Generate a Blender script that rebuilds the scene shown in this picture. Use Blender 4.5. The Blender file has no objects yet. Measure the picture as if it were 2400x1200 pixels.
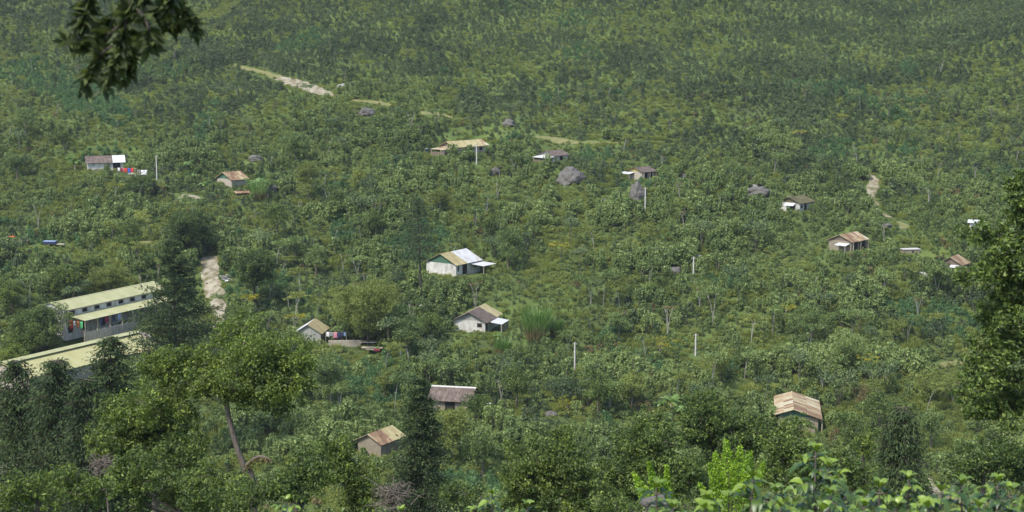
import bpy, math, random
import numpy as np
R = math.radians
rng = np.random.default_rng(7)
random.seed(7)
S = bpy.context.scene
C = S.collection

# ------------------------------------------------------------------ camera
F = 3600.0; PITCH = R(8.5)
cF = np.array([0, math.cos(PITCH), -math.sin(PITCH)]); cU = np.array([0, math.sin(PITCH), math.cos(PITCH)]); cR = np.array([1.0, 0, 0])
def ray(px, py):
    return cF + cR*((px-1200)/F) + cU*((600-py)/F)
def at(px, py, D):
    d = ray(px, py); return d*(D/d[1])
def project(P):
    P = np.asarray(P, float)
    dz = P@cF
    return 1200+F*(P@cR)/dz, 600-F*(P@cU)/dz
cam = bpy.data.cameras.new('camera'); co = bpy.data.objects.new('camera', cam); C.objects.link(co)
co.location = (0, 0, 0); co.rotation_euler = (R(90)-PITCH, 0, 0)
cam.sensor_width = 36; cam.lens = 36*F/2400; cam.clip_start = .3; cam.clip_end = 4000
cam.dof.use_dof = True; cam.dof.focus_distance = 260; cam.dof.aperture_fstop = 4.0
S.camera = co

# ------------------------------------------------------------------ tagging
def tag(o, label=None, cat=None, group=None, kind=None):
    if label: o['label'] = label
    if cat: o['category'] = cat
    if group: o['group'] = group
    if kind: o['kind'] = kind
    return o
def empty(name, loc, label=None, cat=None, group=None, rz=0):
    o = bpy.data.objects.new(name, None); C.objects.link(o)
    o.location = [float(v) for v in loc]; o.rotation_euler = (0, 0, rz); o.empty_display_size = .3
    return tag(o, label, cat, group)
def copy_tree(o, parent=None):
    c = o.copy(); C.objects.link(c)
    if parent is not None: c.parent = parent
    for ch in kids.get(o.name, []): 
        copy_tree(ch, c)
    return c
kids = {}

# ------------------------------------------------------------------ mesh builder
class MB:
    def __init__(s): s.v=[]; s.f=[]; s.n=0
    def add(s, V, Fc, mat=0, tint=None):
        V = np.asarray(V, float).reshape(-1,3); Fc = np.asarray(Fc, int)
        if tint is None: tint = np.full(len(V), .5)
        elif np.isscalar(tint): tint = np.full(len(V), float(tint))
        s.v.append((V, np.asarray(tint,float))); s.f.append((Fc+s.n, mat)); s.n += len(V)
    def box(s, lo, hi, mat=0, fn=None):
        x0,y0,z0 = lo; x1,y1,z1 = hi
        V = np.array([(x0,y0,z0),(x1,y0,z0),(x1,y1,z0),(x0,y1,z0),(x0,y0,z1),(x1,y0,z1),(x1,y1,z1),(x0,y1,z1)], float)
        if fn is not None: V = fn(V)
        s.add(V, [(3,2,1,0),(4,5,6,7),(0,1,5,4),(1,2,6,5),(2,3,7,6),(3,0,4,7)], mat)
    def tube(s, pts, rad, seg=7, mat=0, tint=.5):
        pts = np.asarray(pts, float); n = len(pts); rad = np.broadcast_to(rad, n)
        T = np.gradient(pts, axis=0); T /= np.linalg.norm(T, axis=1)[:,None]+1e-9
        ref = np.array([0.3,1,0.1]) if abs(T[0][2])>.7 else np.array([0,0,1.])
        A = np.cross(T, ref); A /= np.linalg.norm(A, axis=1)[:,None]+1e-9; B = np.cross(T, A)
        a = np.linspace(0, 2*math.pi, seg, endpoint=False)
        V = pts[:,None]+rad[:,None,None]*(A[:,None]*np.cos(a)[None,:,None]+B[:,None]*np.sin(a)[None,:,None])
        V = V.reshape(-1,3); Fc=[]
        for i in range(n-1):
            for j in range(seg):
                k=(j+1)%seg; Fc.append((i*seg+j,i*seg+k,(i+1)*seg+k,(i+1)*seg+j))
        s.add(V, Fc, mat, tint)
        m = len(V)
        cap = np.vstack([V[:seg], pts[0:1]]); s.add(cap, [((j+1)%seg, j, seg) for j in range(seg)], mat, tint)
        cap = np.vstack([V[-seg:], pts[-1:]]); s.add(cap, [(j,(j+1)%seg, seg) for j in range(seg)], mat, tint)
    def leaves(s, P, A, N, L, W, fold=.15, mat=0, tint=None, tri=False):
        """P base, A direction (unit), N normal"""
        P=np.asarray(P); n=len(P)
        if n==0: return
        A = A/(np.linalg.norm(A,axis=1)[:,None]+1e-9)
        Bv = np.cross(N, A); Bv /= np.linalg.norm(Bv,axis=1)[:,None]+1e-9
        N2 = np.cross(A, Bv)
        L = np.broadcast_to(L,n)[:,None]; W = np.broadcast_to(W,n)[:,None]
        V = np.stack([P, P+A*L*.45+Bv*W*.5+N2*W*fold, P+A*L, P+A*L*.45-Bv*W*.5+N2*W*fold], 1).reshape(-1,3)
        b = (np.arange(n)*4)[:,None]
        Fc = b+np.array([[0,1,2,3]]) if not tri else np.vstack([b+np.array([[0,1,2]]), b+np.array([[0,2,3]])])
        t = np.full(n,.5) if tint is None else np.broadcast_to(tint,n)
        s.add(V, Fc, mat, np.repeat(t,4))
    def mesh(s, name, mats, smooth=False):
        me = bpy.data.meshes.new(name)
        V = np.vstack([v for v,_ in s.v]); T = np.concatenate([t for _,t in s.v])
        loops=[]; tot=[]; mi=[]
        for Fc,m in s.f:
            loops.append(Fc.reshape(-1)); tot.append(np.full(len(Fc), Fc.shape[1])); mi.append(np.full(len(Fc), m))
        loops=np.concatenate(loops); tot=np.concatenate(tot); mi=np.concatenate(mi)
        me.vertices.add(len(V)); me.vertices.foreach_set('co', V.astype(np.float32).ravel())
        me.loops.add(len(loops)); me.loops.foreach_set('vertex_index', loops.astype(np.int32))
        me.polygons.add(len(tot)); st=np.concatenate([[0],np.cumsum(tot)[:-1]])
        me.polygons.foreach_set('loop_start', st.astype(np.int32)); me.polygons.foreach_set('loop_total', tot.astype(np.int32))
        me.polygons.foreach_set('material_index', mi.astype(np.int32))
        me.polygons.foreach_set('use_smooth', np.full(len(tot),bool(smooth)))
        at_ = me.attributes.new('tint','FLOAT','POINT'); at_.data.foreach_set('value', T.astype(np.float32))
        for m in mats: me.materials.append(m)
        me.update(calc_edges=True)
        return me
    def build(s, name, mats, parent=None, loc=None, smooth=False):
        if not isinstance(mats,(list,tuple)): mats=[mats]
        me = s.mesh(name, mats, smooth); o = bpy.data.objects.new(name, me); C.objects.link(o)
        if loc is not None: o.location=[float(v) for v in loc]
        if parent is not None: o.parent=parent; kids.setdefault(parent.name,[]).append(o)
        return o

# ------------------------------------------------------------------ materials
def newmat(name):
    m = bpy.data.materials.new(name); m.use_nodes=True; nt=m.node_tree; nt.nodes.clear()
    return m, nt, nt.nodes, nt.links
def ramp(nd, cols, pos=None):
    r = nd.new('ShaderNodeValToRGB'); e=r.color_ramp.elements
    pos = pos or [i/(len(cols)-1) for i in range(len(cols))]
    e[0].position=pos[0]; e[0].color=(*cols[0],1); e[1].position=pos[-1]; e[1].color=(*cols[-1],1)
    for p,c in list(zip(pos,cols))[1:-1]:
        x=e.new(p); x.color=(*c,1)
    return r
def math_(nd, lk, op, a, b, c=None):
    m=nd.new('ShaderNodeMath'); m.operation=op
    for i,v in enumerate((a,b,c)):
        if v is None: continue
        if isinstance(v,(int,float)): m.inputs[i].default_value=v
        else: lk.new(v, m.inputs[i])
    return m.outputs[0]
def leaf_mat(name, cols, rough=.5, spec=.4, trans=.32, w=(.55,.25,.35), bump=False):
    m,nt,nd,lk=newmat(name)
    a=nd.new('ShaderNodeAttribute'); a.attribute_name='tint'
    oi=nd.new('ShaderNodeObjectInfo')
    nz=nd.new('ShaderNodeTexNoise'); nz.inputs['Scale'].default_value=.045; nz.inputs['Detail'].default_value=3; lk.new(oi.outputs['Location'], nz.inputs['Vector'])
    v=math_(nd,lk,'MULTIPLY',a.outputs['Fac'],w[0]); v=math_(nd,lk,'MULTIPLY_ADD',oi.outputs['Random'],w[1],v); 
    nn=math_(nd,lk,'SUBTRACT',nz.outputs['Fac'],.5); v=math_(nd,lk,'MULTIPLY_ADD',nn,w[2]*2,v)
    v=math_(nd,lk,'ADD',v,.1)
    r=ramp(nd,cols); lk.new(v,r.inputs['Fac'])
    p=nd.new('ShaderNodeBsdfPrincipled'); lk.new(r.outputs['Color'],p.inputs['Base Color']); p.inputs['Roughness'].default_value=rough; p.inputs['Specular IOR Level'].default_value=spec
    t=nd.new('ShaderNodeBsdfTranslucent'); hs=nd.new('ShaderNodeHueSaturation'); hs.inputs['Hue'].default_value=.485; hs.inputs['Saturation'].default_value=1.1; hs.inputs['Value'].default_value=1.5
    lk.new(r.outputs['Color'],hs.inputs['Color']); lk.new(hs.outputs['Color'],t.inputs['Color'])
    mx=nd.new('ShaderNodeMixShader'); mx.inputs[0].default_value=trans; lk.new(p.outputs[0],mx.inputs[1]); lk.new(t.outputs[0],mx.inputs[2])
    o=nd.new('ShaderNodeOutputMaterial'); lk.new(mx.outputs[0],o.inputs['Surface'])
    return m
def surf(name, cols, scale=3, rough=.85, detail=6, stretch=(1,1,1), bump=.0, spec=.25, pos=None, coord='Object', wave=None):
    m,nt,nd,lk=newmat(name)
    tc=nd.new('ShaderNodeTexCoord'); mp=nd.new('ShaderNodeMapping'); mp.inputs['Scale'].default_value=stretch; lk.new(tc.outputs[coord],mp.inputs['Vector'])
    nz=nd.new('ShaderNodeTexNoise'); nz.inputs['Scale'].default_value=scale; nz.inputs['Detail'].default_value=detail; nz.inputs['Roughness'].default_value=.65; lk.new(mp.outputs[0],nz.inputs['Vector'])
    r=ramp(nd,cols,pos); lk.new(nz.outputs['Fac'],r.inputs['Fac'])
    p=nd.new('ShaderNodeBsdfPrincipled'); p.inputs['Roughness'].default_value=rough; p.inputs['Specular IOR Level'].default_value=spec
    lk.new(r.outputs['Color'],p.inputs['Base Color'])
    h=nz.outputs['Fac']
    if bump:
        b=nd.new('ShaderNodeBump'); b.inputs['Strength'].default_value=bump; b.inputs['Distance'].default_value=.3; lk.new(h,b.inputs['Height']); lk.new(b.outputs[0],p.inputs['Normal'])
    o=nd.new('ShaderNodeOutputMaterial'); lk.new(p.outputs[0],o.inputs['Surface'])
    return m
def roof_mat(name, cols, pos=None, rough=.6, nscale=.9, sheet=1.0, corr=.22, metal=.0, cs=.5):
    """UV: u along ridge (m), v down the slope (m). Sheets of ~0.9 x 2 m with different tint, corrugation bump, blotchy rust."""
    m,nt,nd,lk=newmat(name)
    uv=nd.new('ShaderNodeUVMap'); 
    br=nd.new('ShaderNodeTexBrick'); br.inputs['Scale'].default_value=1; br.inputs['Brick Width'].default_value=.85*sheet; br.inputs['Row Height'].default_value=1.9*sheet; br.offset=.0
    br.inputs['Color1'].default_value=(0,0,0,1); br.inputs['Color2'].default_value=(1,1,1,1); br.inputs['Mortar'].default_value=(.35,.35,.35,1); br.inputs['Mortar Size'].default_value=.012
    lk.new(uv.outputs[0],br.inputs['Vector'])
    nz=nd.new('ShaderNodeTexNoise'); nz.inputs['Scale'].default_value=nscale; nz.inputs['Detail'].default_value=8; nz.inputs['Roughness'].default_value=.7
    mp=nd.new('ShaderNodeMapping'); mp.inputs['Scale'].default_value=(1,.45,1); lk.new(uv.outputs[0],mp.inputs['Vector']); lk.new(mp.outputs[0],nz.inputs['Vector'])
    s=nd.new('ShaderNodeSeparateColor'); lk.new(br.outputs['Color'],s.inputs[0])
    v=math_(nd,lk,'MULTIPLY',s.outputs[0],sheet and cs*.5); v=math_(nd,lk,'MULTIPLY_ADD',nz.outputs['Fac'],1.5,v); v=math_(nd,lk,'SUBTRACT',v,.25+cs*.25)
    r=ramp(nd,cols,pos); lk.new(v,r.inputs['Fac'])
    sx=nd.new('ShaderNodeSeparateXYZ'); lk.new(uv.outputs[0],sx.inputs[0])
    w=math_(nd,lk,'MULTIPLY',sx.outputs[0],2*math.pi/corr); w=math_(nd,lk,'SINE',w,None)
    b=nd.new('ShaderNodeBump'); b.inputs['Strength'].default_value=.02; b.inputs['Distance'].default_value=.01; lk.new(w,b.inputs['Height'])
    p=nd.new('ShaderNodeBsdfPrincipled'); p.inputs['Roughness'].default_value=rough; p.inputs['Metallic'].default_value=metal; p.inputs['Specular IOR Level'].default_value=.3
    lk.new(r.outputs['Color'],p.inputs['Base Color']); lk.new(b.outputs[0],p.inputs['Normal'])
    o=nd.new('ShaderNodeOutputMaterial'); lk.new(p.outputs[0],o.inputs['Surface'])
    return m
M={}
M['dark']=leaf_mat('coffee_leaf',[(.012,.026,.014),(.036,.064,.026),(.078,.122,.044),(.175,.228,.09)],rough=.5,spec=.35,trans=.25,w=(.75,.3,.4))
M['mid']=leaf_mat('bush_leaf',[(.022,.043,.016),(.064,.110,.030),(.124,.184,.048),(.245,.31,.10)],rough=.5,trans=.3,w=(.75,.3,.4))
M['weed']=leaf_mat('weed_leaf',[(.070,.088,.022),(.135,.170,.036),(.210,.250,.056),(.34,.37,.11)],rough=.6,trans=.35)
M['emer']=leaf_mat('emerald_leaf',[(.025,.06,.025),(.05,.11,.04),(.085,.165,.055),(.14,.24,.09)],rough=.55)
M['olive']=leaf_mat('dry_leaf',[(0.064,0.0549,0.0242),(0.1152,0.0915,0.0385),(0.1664,0.1403,0.0495),(0.256,0.1952,0.088)],rough=.7,trans=.2)
M['yellow']=leaf_mat('yellow_leaf',[(0.064,0.0915,0.0132),(0.1408,0.1708,0.022),(0.256,0.2684,0.033),(0.4608,0.3904,0.044)],rough=.5,trans=.35)
M['tree']=leaf_mat('broad_leaf',[(.018,.037,.012),(.046,.080,.019),(.095,.145,.028),(.22,.29,.065)],rough=.5,spec=.35,trans=.3,w=(.85,.12,.0))
M['treel']=leaf_mat('light_broad_leaf',[(.024,.046,.013),(.066,.104,.022),(.135,.192,.034),(.30,.38,.07)],rough=.5,spec=.35,trans=.35,w=(.85,.12,.0))
M['pine']=leaf_mat('conifer_leaf',[(.013,.028,.013),(.031,.055,.022),(.060,.092,.032),(.115,.155,.052)],rough=.7,spec=.2,trans=.15,w=(.85,.08,.0))
M['lime']=leaf_mat('lime_leaf',[(.06,.12,.015),(.13,.24,.02),(.24,.38,.03),(.36,.5,.06)],rough=.45,trans=.4,w=(.85,.08,.0))
M['cof']=leaf_mat('near_coffee_leaf',[(.014,.034,.012),(.036,.074,.018),(.095,.16,.026),(.21,.30,.036)],rough=.4,spec=.5,trans=.2,w=(1.0,.05,.0))
M['hang']=leaf_mat('hanging_leaf',[(.018,.03,.012),(.042,.062,.02),(.08,.108,.03),(.17,.21,.05)],rough=.6,trans=.25,w=(.9,.05,.0))
M['banana']=leaf_mat('banana_leaf',[(.04,.09,.02),(.08,.16,.03),(.15,.25,.06),(.26,.34,.14)],rough=.4,trans=.4,w=(.8,.2,0))
M['bark']=surf('grey_bark',[(.05,.04,.03),(.13,.11,.09),(.22,.2,.17)],4,stretch=(1,1,.3),bump=.4)
M['barkd']=surf('dark_bark',[(.025,.02,.016),(.06,.048,.04),(.1,.085,.07)],4,stretch=(1,1,.3),bump=.4)
M['barkw']=surf('pale_bark',[(.13,.12,.10),(.24,.23,.20),(.36,.34,.30)],3,stretch=(1,1,.4))
M['conc']=surf('pale_concrete',[(.30,.29,.26),(.44,.43,.39),(.56,.54,.5)],5,stretch=(1,1,.3))
M['white']=surf('white_wall',[(.26,.24,.20),(.46,.45,.41),(.60,.59,.56)],1.0,pos=[.3,.5,.7],detail=9,stretch=(1,1,.5),bump=.05)
M['cream']=surf('cream_wall',[(.20,.17,.12),(.34,.30,.24),(.46,.42,.34)],1.6,stretch=(1,1,.4))
M['mud']=surf('adobe_wall',[(.12,.10,.075),(.22,.19,.14),(.32,.28,.22)],1.6)
M['greyw']=surf('grey_wall',[(.16,.16,.14),(.28,.28,.25),(.4,.4,.36)],1.4,stretch=(1,1,.4))
M['green']=surf('green_board',[(.03,.07,.045),(.055,.12,.075),(.08,.16,.10)],2.5,stretch=(3,3,.3))
M['yboard']=surf('yellow_board',[(.25,.2,.06),(.42,.34,.10),(.5,.42,.16)],2.5,stretch=(3,3,.3))
M['wood']=surf('weathered_wood',[(.07,.05,.035),(.14,.11,.08),(.24,.2,.15)],3,stretch=(2,2,.5))
M['woodp']=surf('pale_wood',[(.2,.17,.12),(.34,.3,.22),(.46,.42,.33)],3,stretch=(2,2,.5))
M['black']=surf('dark_opening',[(.008,.008,.008),(.02,.018,.016)],2)
M['rust']=roof_mat('rusty_sheet',[(.10,.05,.03),(.20,.12,.065),(.34,.25,.14),(.40,.35,.22),(.50,.48,.43)],cs=1.3,nscale=1.3)
M['ochre']=roof_mat('ochre_sheet',[(.16,.11,.05),(.29,.235,.11),(.39,.345,.18),(.46,.43,.29)],cs=.45)
M['zinc']=roof_mat('zinc_sheet',[(.26,.18,.11),(.40,.38,.34),(.50,.51,.51),(.6,.61,.62)],pos=[0,.3,.55,1],rough=.45,cs=.35)
M['zincw']=roof_mat('bright_zinc_sheet',[(.38,.36,.32),(.52,.53,.53),(.64,.65,.66)],rough=.45,cs=.3)
M['tile']=roof_mat('brown_tile',[(.045,.037,.032),(.09,.068,.056),(.145,.112,.092),(.22,.18,.15)],rough=.9,sheet=.35,corr=.3,cs=.8,nscale=2)
M['ygreen']=roof_mat('yellow_green_sheet',[(.22,.215,.10),(.30,.30,.15),(.36,.36,.20),(.43,.43,.29)],rough=.8,cs=.15,nscale=.5)
M['ygreen2']=roof_mat('stained_yellow_sheet',[(.24,.15,.07),(.31,.28,.12),(.36,.35,.17),(.43,.42,.26)],pos=[0,.25,.6,1],rough=.7,cs=.3,nscale=.35)
M['thatch']=roof_mat('mossy_roof',[(.03,.028,.02),(.07,.06,.035),(.13,.12,.05),(.22,.2,.08)],rough=.95,sheet=.5,cs=.6,nscale=1.5)
M['rock']=surf('lichen_rock',[(.035,.032,.028),(.08,.074,.065),(.14,.132,.12),(.26,.25,.235)],1.6,detail=10,bump=.5)
M['rockw']=surf('white_rock',[(.14,.14,.13),(.28,.28,.26),(.42,.42,.4)],1.5,detail=8,bump=.5)
M['dirt']=surf('pale_dirt',[(.06,.085,.022),(.12,.11,.05),(.19,.165,.11),(.265,.24,.175),(.35,.325,.25)],.55,pos=[.3,.38,.46,.55,.72],detail=12,bump=.4)
M['dirtg']=surf('grassy_dirt',[(.06,.09,.022),(.11,.13,.035),(.19,.17,.08),(.27,.24,.14)],.6,detail=9)
M['wire']=surf('cable_black',[(.03,.03,.03),(.05,.05,.05)],2)
def plain(n,c,r=.8): return surf(n,[tuple(x*.75 for x in c),c],6,r)
for n,c in dict(red=(.5,.05,.05),blue=(.05,.1,.4),pink=(.6,.25,.3),wht=(.75,.75,.75),grn=(.08,.4,.15),nav=(.03,.04,.09),gry=(.25,.25,.26),maroon=(.25,.03,.06),orange=(.6,.18,.05),lbl=(.3,.4,.6)).items(): M[n]=plain('cloth_'+n,c)

# ------------------------------------------------------------------ noise + terrain
def vnoise(x, y, seed=0):
    xi=np.floor(x).astype(np.int64); yi=np.floor(y).astype(np.int64); fx=x-xi; fy=y-yi
    fx=fx*fx*(3-2*fx); fy=fy*fy*(3-2*fy)
    def h(a,b):
        n=(a*374761393+b*668265263+seed*1442695041)&0x7fffffff; n=((n^(n>>13))*1274126177)&0x7fffffff; return ((n^(n>>16))&0xffff)/65535.
    return (h(xi,yi)*(1-fx)+h(xi+1,yi)*fx)*(1-fy)+(h(xi,yi+1)*(1-fx)+h(xi+1,yi+1)*fx)*fy
def fbm(x,y,sc,seed=0,o=4):
    t=0;a=1;s=0
    for i in range(o): t=t+a*vnoise(x/sc*2**i+17*i,y/sc*2**i-9*i,seed+i); s+=a; a*=.5
    return t/s
PR=np.array([(-200,40),(-60,12),(-20,1),(0,-1.7),(10,-5.2),(20,-9),(40,-17),(60,-25.5),(90,-38),(120,-50),(150,-57),(180,-60.5),(225,-61.5),(248,-60),(277,-56),(300,-49.5),(343,-39.7),(387,-29),(440,-13),(515,10),(620,44),(750,92),(900,135),(1200,210)],float)
CS=2.5; X0,X1,Y0,Y1=-450,450,-80,1000
gx=np.arange(X0,X1+.1,CS); gy=np.arange(Y0,Y1+.1,CS)
GX,GY=np.meshgrid(gx,gy)
dd=np.where(GY>0,np.sqrt(GY**2+.35*GX**2),GY)
GZ=np.interp(dd,PR[:,0],PR[:,1])
k=np.ones(9)/9
for i in range(GZ.shape[1]): GZ[:,i]=np.convolve(np.pad(GZ[:,i],4,'edge'),k,'valid')
amp=np.clip((GY-110)/120,0,1)
GZ+=amp*((fbm(GX,GY,105,3,3)-.5)*12*np.clip((GY-150)/250,.25,1)+(fbm(GX,GY,22,9,3)-.5)*1.4)
def H(x,y):
    x=np.asarray(x,float); y=np.asarray(y,float)
    u=np.clip((x-X0)/CS,0,GZ.shape[1]-1.001); v=np.clip((y-Y0)/CS,0,GZ.shape[0]-1.001)
    i=np.floor(u).astype(int); j=np.floor(v).astype(int); a=u-i; b=v-j
    return (GZ[j,i]*(1-a)+GZ[j,i+1]*a)*(1-b)+(GZ[j+1,i]*(1-a)+GZ[j+1,i+1]*a)*b
def ground(px,py,d0=165,d1=960):
    d=ray(px,py); d=d/d[1]; t=np.arange(d0,d1,.5); h=H(d[0]*t,t); i=np.argmax(d[2]*t<h)
    if i==0: i=1
    a=t[i]; return np.array([d[0]*a,a,float(H(d[0]*a,a))])
def ppm(P): return F/float(np.asarray(P)@cF)

# ------------------------------------------------------------------ house specs
# name,label,cat, px,py of near base corner, ang, L, W, h, pitch, side
HS=[]
def HD(**k):
    k.setdefault('side','L'); k.setdefault('over',.45); k.setdefault('wall',M['white']); k.setdefault('gable',None); k.setdefault('segs',None)
    k.setdefault('wins',[]); k.setdefault('doors',[]); k.setdefault('lean',[]); k.setdefault('d0',165); k.setdefault('name','farm_house'); k.setdefault('cat','house')
    k.setdefault('posts',[]); k.setdefault('sink',1.2); k.setdefault('trim',None); k.setdefault('roof2',None); k.setdefault('stripe',None)
    HS.append(k)
# windows/doors: (face, a0,a1,z0,z1) face 'long' along u at v=0 ; 'gable' along v at u=0
HD(id='H10',label='white plastered house with green gable and half rusted zinc roof at the middle',px=1069,py=649,ang=55,L=8.2,W=7.6,h=2.45,pitch=26,gable=M['green'],
   segs=[(0,3.4,M['ochre']),(3.4,8.2,M['zinc'])],wins=[('long',6.2,7.0,1.1,1.9)],doors=[('long',2.2,3.6,0.1,2.1),('long',.55,.85,.9,1.9)],lean=[dict(face='long',a0=4.6,a1=8.9,out=3.6,z0=2.05,z1=1.85,mat='zincw',posts=True)])
HD(id='H11',label='white walled house under a large brown tiled roof below the middle of the slope',px=1137,py=781,ang=73,L=8.6,W=6.0,h=2.2,pitch=27,gable=M['greyw'],over=.6,
   segs=[(0,5.6,M['tile']),(5.6,8.6,M['ochre'])],doors=[('long',.5,1.3,0,1.9)],wins=[('gable',.7,1.5,1.0,1.7)],lean=[dict(face='long',a0=1.2,a1=5.8,out=2.9,z0=1.95,z1=1.55,mat='zincw',posts=True,walls=M['mud'])])
HD(id='H15',label='house under a large patchwork rusty sheet roof at lower right behind leafy bushes',px=1917,py=1015,ang=81,rf=.62,L=11,W=6.1,h=2.3,pitch=18,gable=M['green'],wall=M['mud'],
   segs=[(0,6.2,M['rust']),(6.2,11,M['rust'])],doors=[('long',.4,1.3,0,2.0)],wins=[('gable',1.5,2.6,1.0,1.8)],posts=True,over=.6)
HD(id='H3',label='long cream house with yellowed rusty roof and boarded lean-to high on the slope',px=1065,py=366,ang=42,L=10.8,W=5.4,h=2.1,pitch=24,wall=M['cream'],gable=M['wood'],
   segs=[(0,9.4,M['ochre']),(9.4,10.8,M['rust'])],doors=[('long',4.6,5.5,0,1.9)],wins=[('long',8.2,9.0,.9,1.6)],lean=[dict(face='gable',a0=-.3,a1=5,out=3.6,z0=1.95,z1=1.6,mat='rust',walls=M['wood'],posts=True)])
HD(id='H4',label='small house with brown tile roof and white sheet porch above the big grey boulder',px=1297,py=386,ang=46,L=5.2,W=5.0,h=2.1,pitch=21,
   segs=[(0,5.2,M['tile'])],doors=[('long',2.4,3.3,0,1.9)],wins=[('long',.8,1.3,.8,1.4)],gable=M['greyw'],lean=[dict(face='gable',a0=-.5,a1=5.2,out=1.9,z0=1.95,z1=1.6,mat='zincw',walls=M['wood'],posts=True)])
HD(id='H5',label='small house with dark brown roof, yellow gable edge and pale sheet lean-to',px=1505,py=424,ang=46,L=4.8,W=4.3,h=2.0,pitch=22,gable=M['yboard'],wall=M['cream'],
   segs=[(0,4.8,M['tile'])],doors=[('long',1.0,1.9,0,1.8),('long',2.6,3.6,.0,1.8)],posts=True,lean=[dict(face='gable',a0=2.4,a1=5.6,out=1.8,z0=1.8,z1=1.5,mat='zincw',posts=True)])
HD(id='H6',label='small whitewashed house with a dark mossy roof on the right of the slope',px=1874,py=498,ang=52,L=6.4,W=5.2,h=2.0,pitch=24,gable=M['thatch'],
   segs=[(0,6.4,M['thatch'])],doors=[('gable',1.3,2.3,0,1.7),('long',2.2,3.2,0,1.7)],wins=[('long',.6,1.2,.8,1.4)],lean=[dict(face='gable',a0=1.0,a1=3.4,out=1.3,z0=1.9,z1=1.45,mat='zincw',posts=False)])
HD(id='H7',label='open fronted house with yellow-brown rusty roof and dark posts at far right',px=1995,py=592,ang=48,L=6.4,W=5.4,h=2.2,pitch=24,wall=M['mud'],gable=M['wood'],
   segs=[(0,6.4,M['rust'])],doors=[('long',1.0,2.5,0,1.95),('long',3.4,5.6,0,1.95)],posts=True,lean=[dict(face='gable',a0=.3,a1=3.0,out=1.9,z0=1.75,z1=1.45,mat='zincw',posts=True)])
HD(id='H9',label='reddish rusty roofed hut partly hidden by the big dark tree at right',px=2252,py=640,ang=55,L=4.2,W=4.4,h=1.7,pitch=30,wall=M['wood'],segs=[(0,4.2,M['rust'])],lean=[dict(face='gable',a0=0,a1=2,out=1.5,z0=1.5,z1=1.2,mat='zincw',posts=True)])
HD(id='H9b',label='white sheet roofed shed peeking out between the branches of the right hand tree',px=2272,py=541,ang=-20,L=3.2,W=2.6,h=1.7,pitch=15,wall=M['white'],segs=[(0,3.2,M['zincw'])],name='shed',cat='shed')
HD(id='H1',label='brown tiled house with a white metal roof section at upper left',px=206,py=403,ang=17,L=8.4,W=5.6,h=2.15,pitch=24,wall=M['white'],gable=M['mud'],over=.5,
   segs=[(0,5.9,M['tile']),(5.9,8.4,M['zincw'])],doors=[('long',6.0,7.6,0,1.9)],wins=[('long',4.0,5.0,.9,1.5)],posts=False)
HD(id='H2',label='green gabled hut with rusty roof beside banana plants at upper left',wall=M['cream'],px=543,py=436,ang=45,L=4.4,W=6.0,h=1.5,pitch=26,gable=M['green'],segs=[(0,4.4,M['rust'])])
HD(id='H2b',label='low dark shed with a brown sheet roof below the green gabled hut',px=556,py=464,ang=20,L=2.6,W=2.2,h=1.1,pitch=12,wall=M['wood'],segs=[(0,2.6,M['rust'])],name='shed',cat='shed')
HD(id='H12',label='shack with one white and one ochre roof slope beside the washing line',px=752,py=806,ang=84,L=5.4,W=4.7,h=1.9,pitch=32,wall=M['greyw'],gable=M['greyw'],segs=[(0,5.4,M['ochre'])],roof2=M['zincw'],over=.4)
HD(id='H13',label='dark brown roofed house with a pale ridge behind the central conifer',px=1100,py=966,ang=12,side='R',L=6.4,W=5.4,h=1.9,pitch=28,wall=M['mud'],gable=M['wood'],over=.55,segs=[(0,6.4,M['tile'])],doors=[('long',2.4,4.0,0,1.7)],trim=M['conc'],d0=170)
HD(id='H14',label='hut with a half rusty half yellow roof left of the central conifer',px=893,py=1072,ang=58,L=5.2,W=4.2,h=2.0,pitch=27,wall=M['mud'],segs=[(0,2.8,M['rust']),(2.8,5.2,M['ochre'])],d0=170)
HD(id='H16',label='long white building with yellow-green roof, row of windows and veranda at left',px=155,py=784,ang=61,L=27,W=6.8,h=4.5,pitch=17,wall=M['white'],segs=[(0,27,M['ygreen'])],over=.35,name='long_building',cat='building',
   wins=[('long',1.2+i*3.15,2.3+i*3.15,3.45,4.1) for i in range(8)],doors=[('long',.6,1.6,.1,2.2),('long',4,5,.1,2.2),('long',9,10,.1,2.2),('long',25.4,26.2,2.2,4.2)],
   lean=[dict(face='long',a0=.9,a1=26.4,out=3.9,z0=3.25,z1=2.75,mat='ygreen',posts=True)],trim=M['ygreen'])
HD(id='H17',label='lower long building with stained yellow roof and raised ridge strip at left edge',px=70,py=930,ang=59,L=31,W=12,h=2.9,pitch=17,wall=M['cream'],segs=[(0,30,M['ygreen2'])],over=.3,name='long_building',cat='building',stripe=M['ygreen'])
HD(id='H18',label='small yellow sheet roofed lean-to below the rubble heap at left',px=330,py=843,ang=25,L=2.4,W=2.2,h=1.3,pitch=12,wall=M['wood'],segs=[(0,2.4,M['ochre'])],name='shed',cat='shed')
foot=[]
def axes(h):
    a=R(h['ang'])
    if h['side']=='L': return np.array([math.cos(a),math.sin(a)]),np.array([-math.sin(a),math.cos(a)])
    return np.array([-math.cos(a),math.sin(a)]),np.array([math.sin(a),math.cos(a)])
for h in HS: h['P']=ground(h['px'],h['py'],h['d0'])
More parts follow.
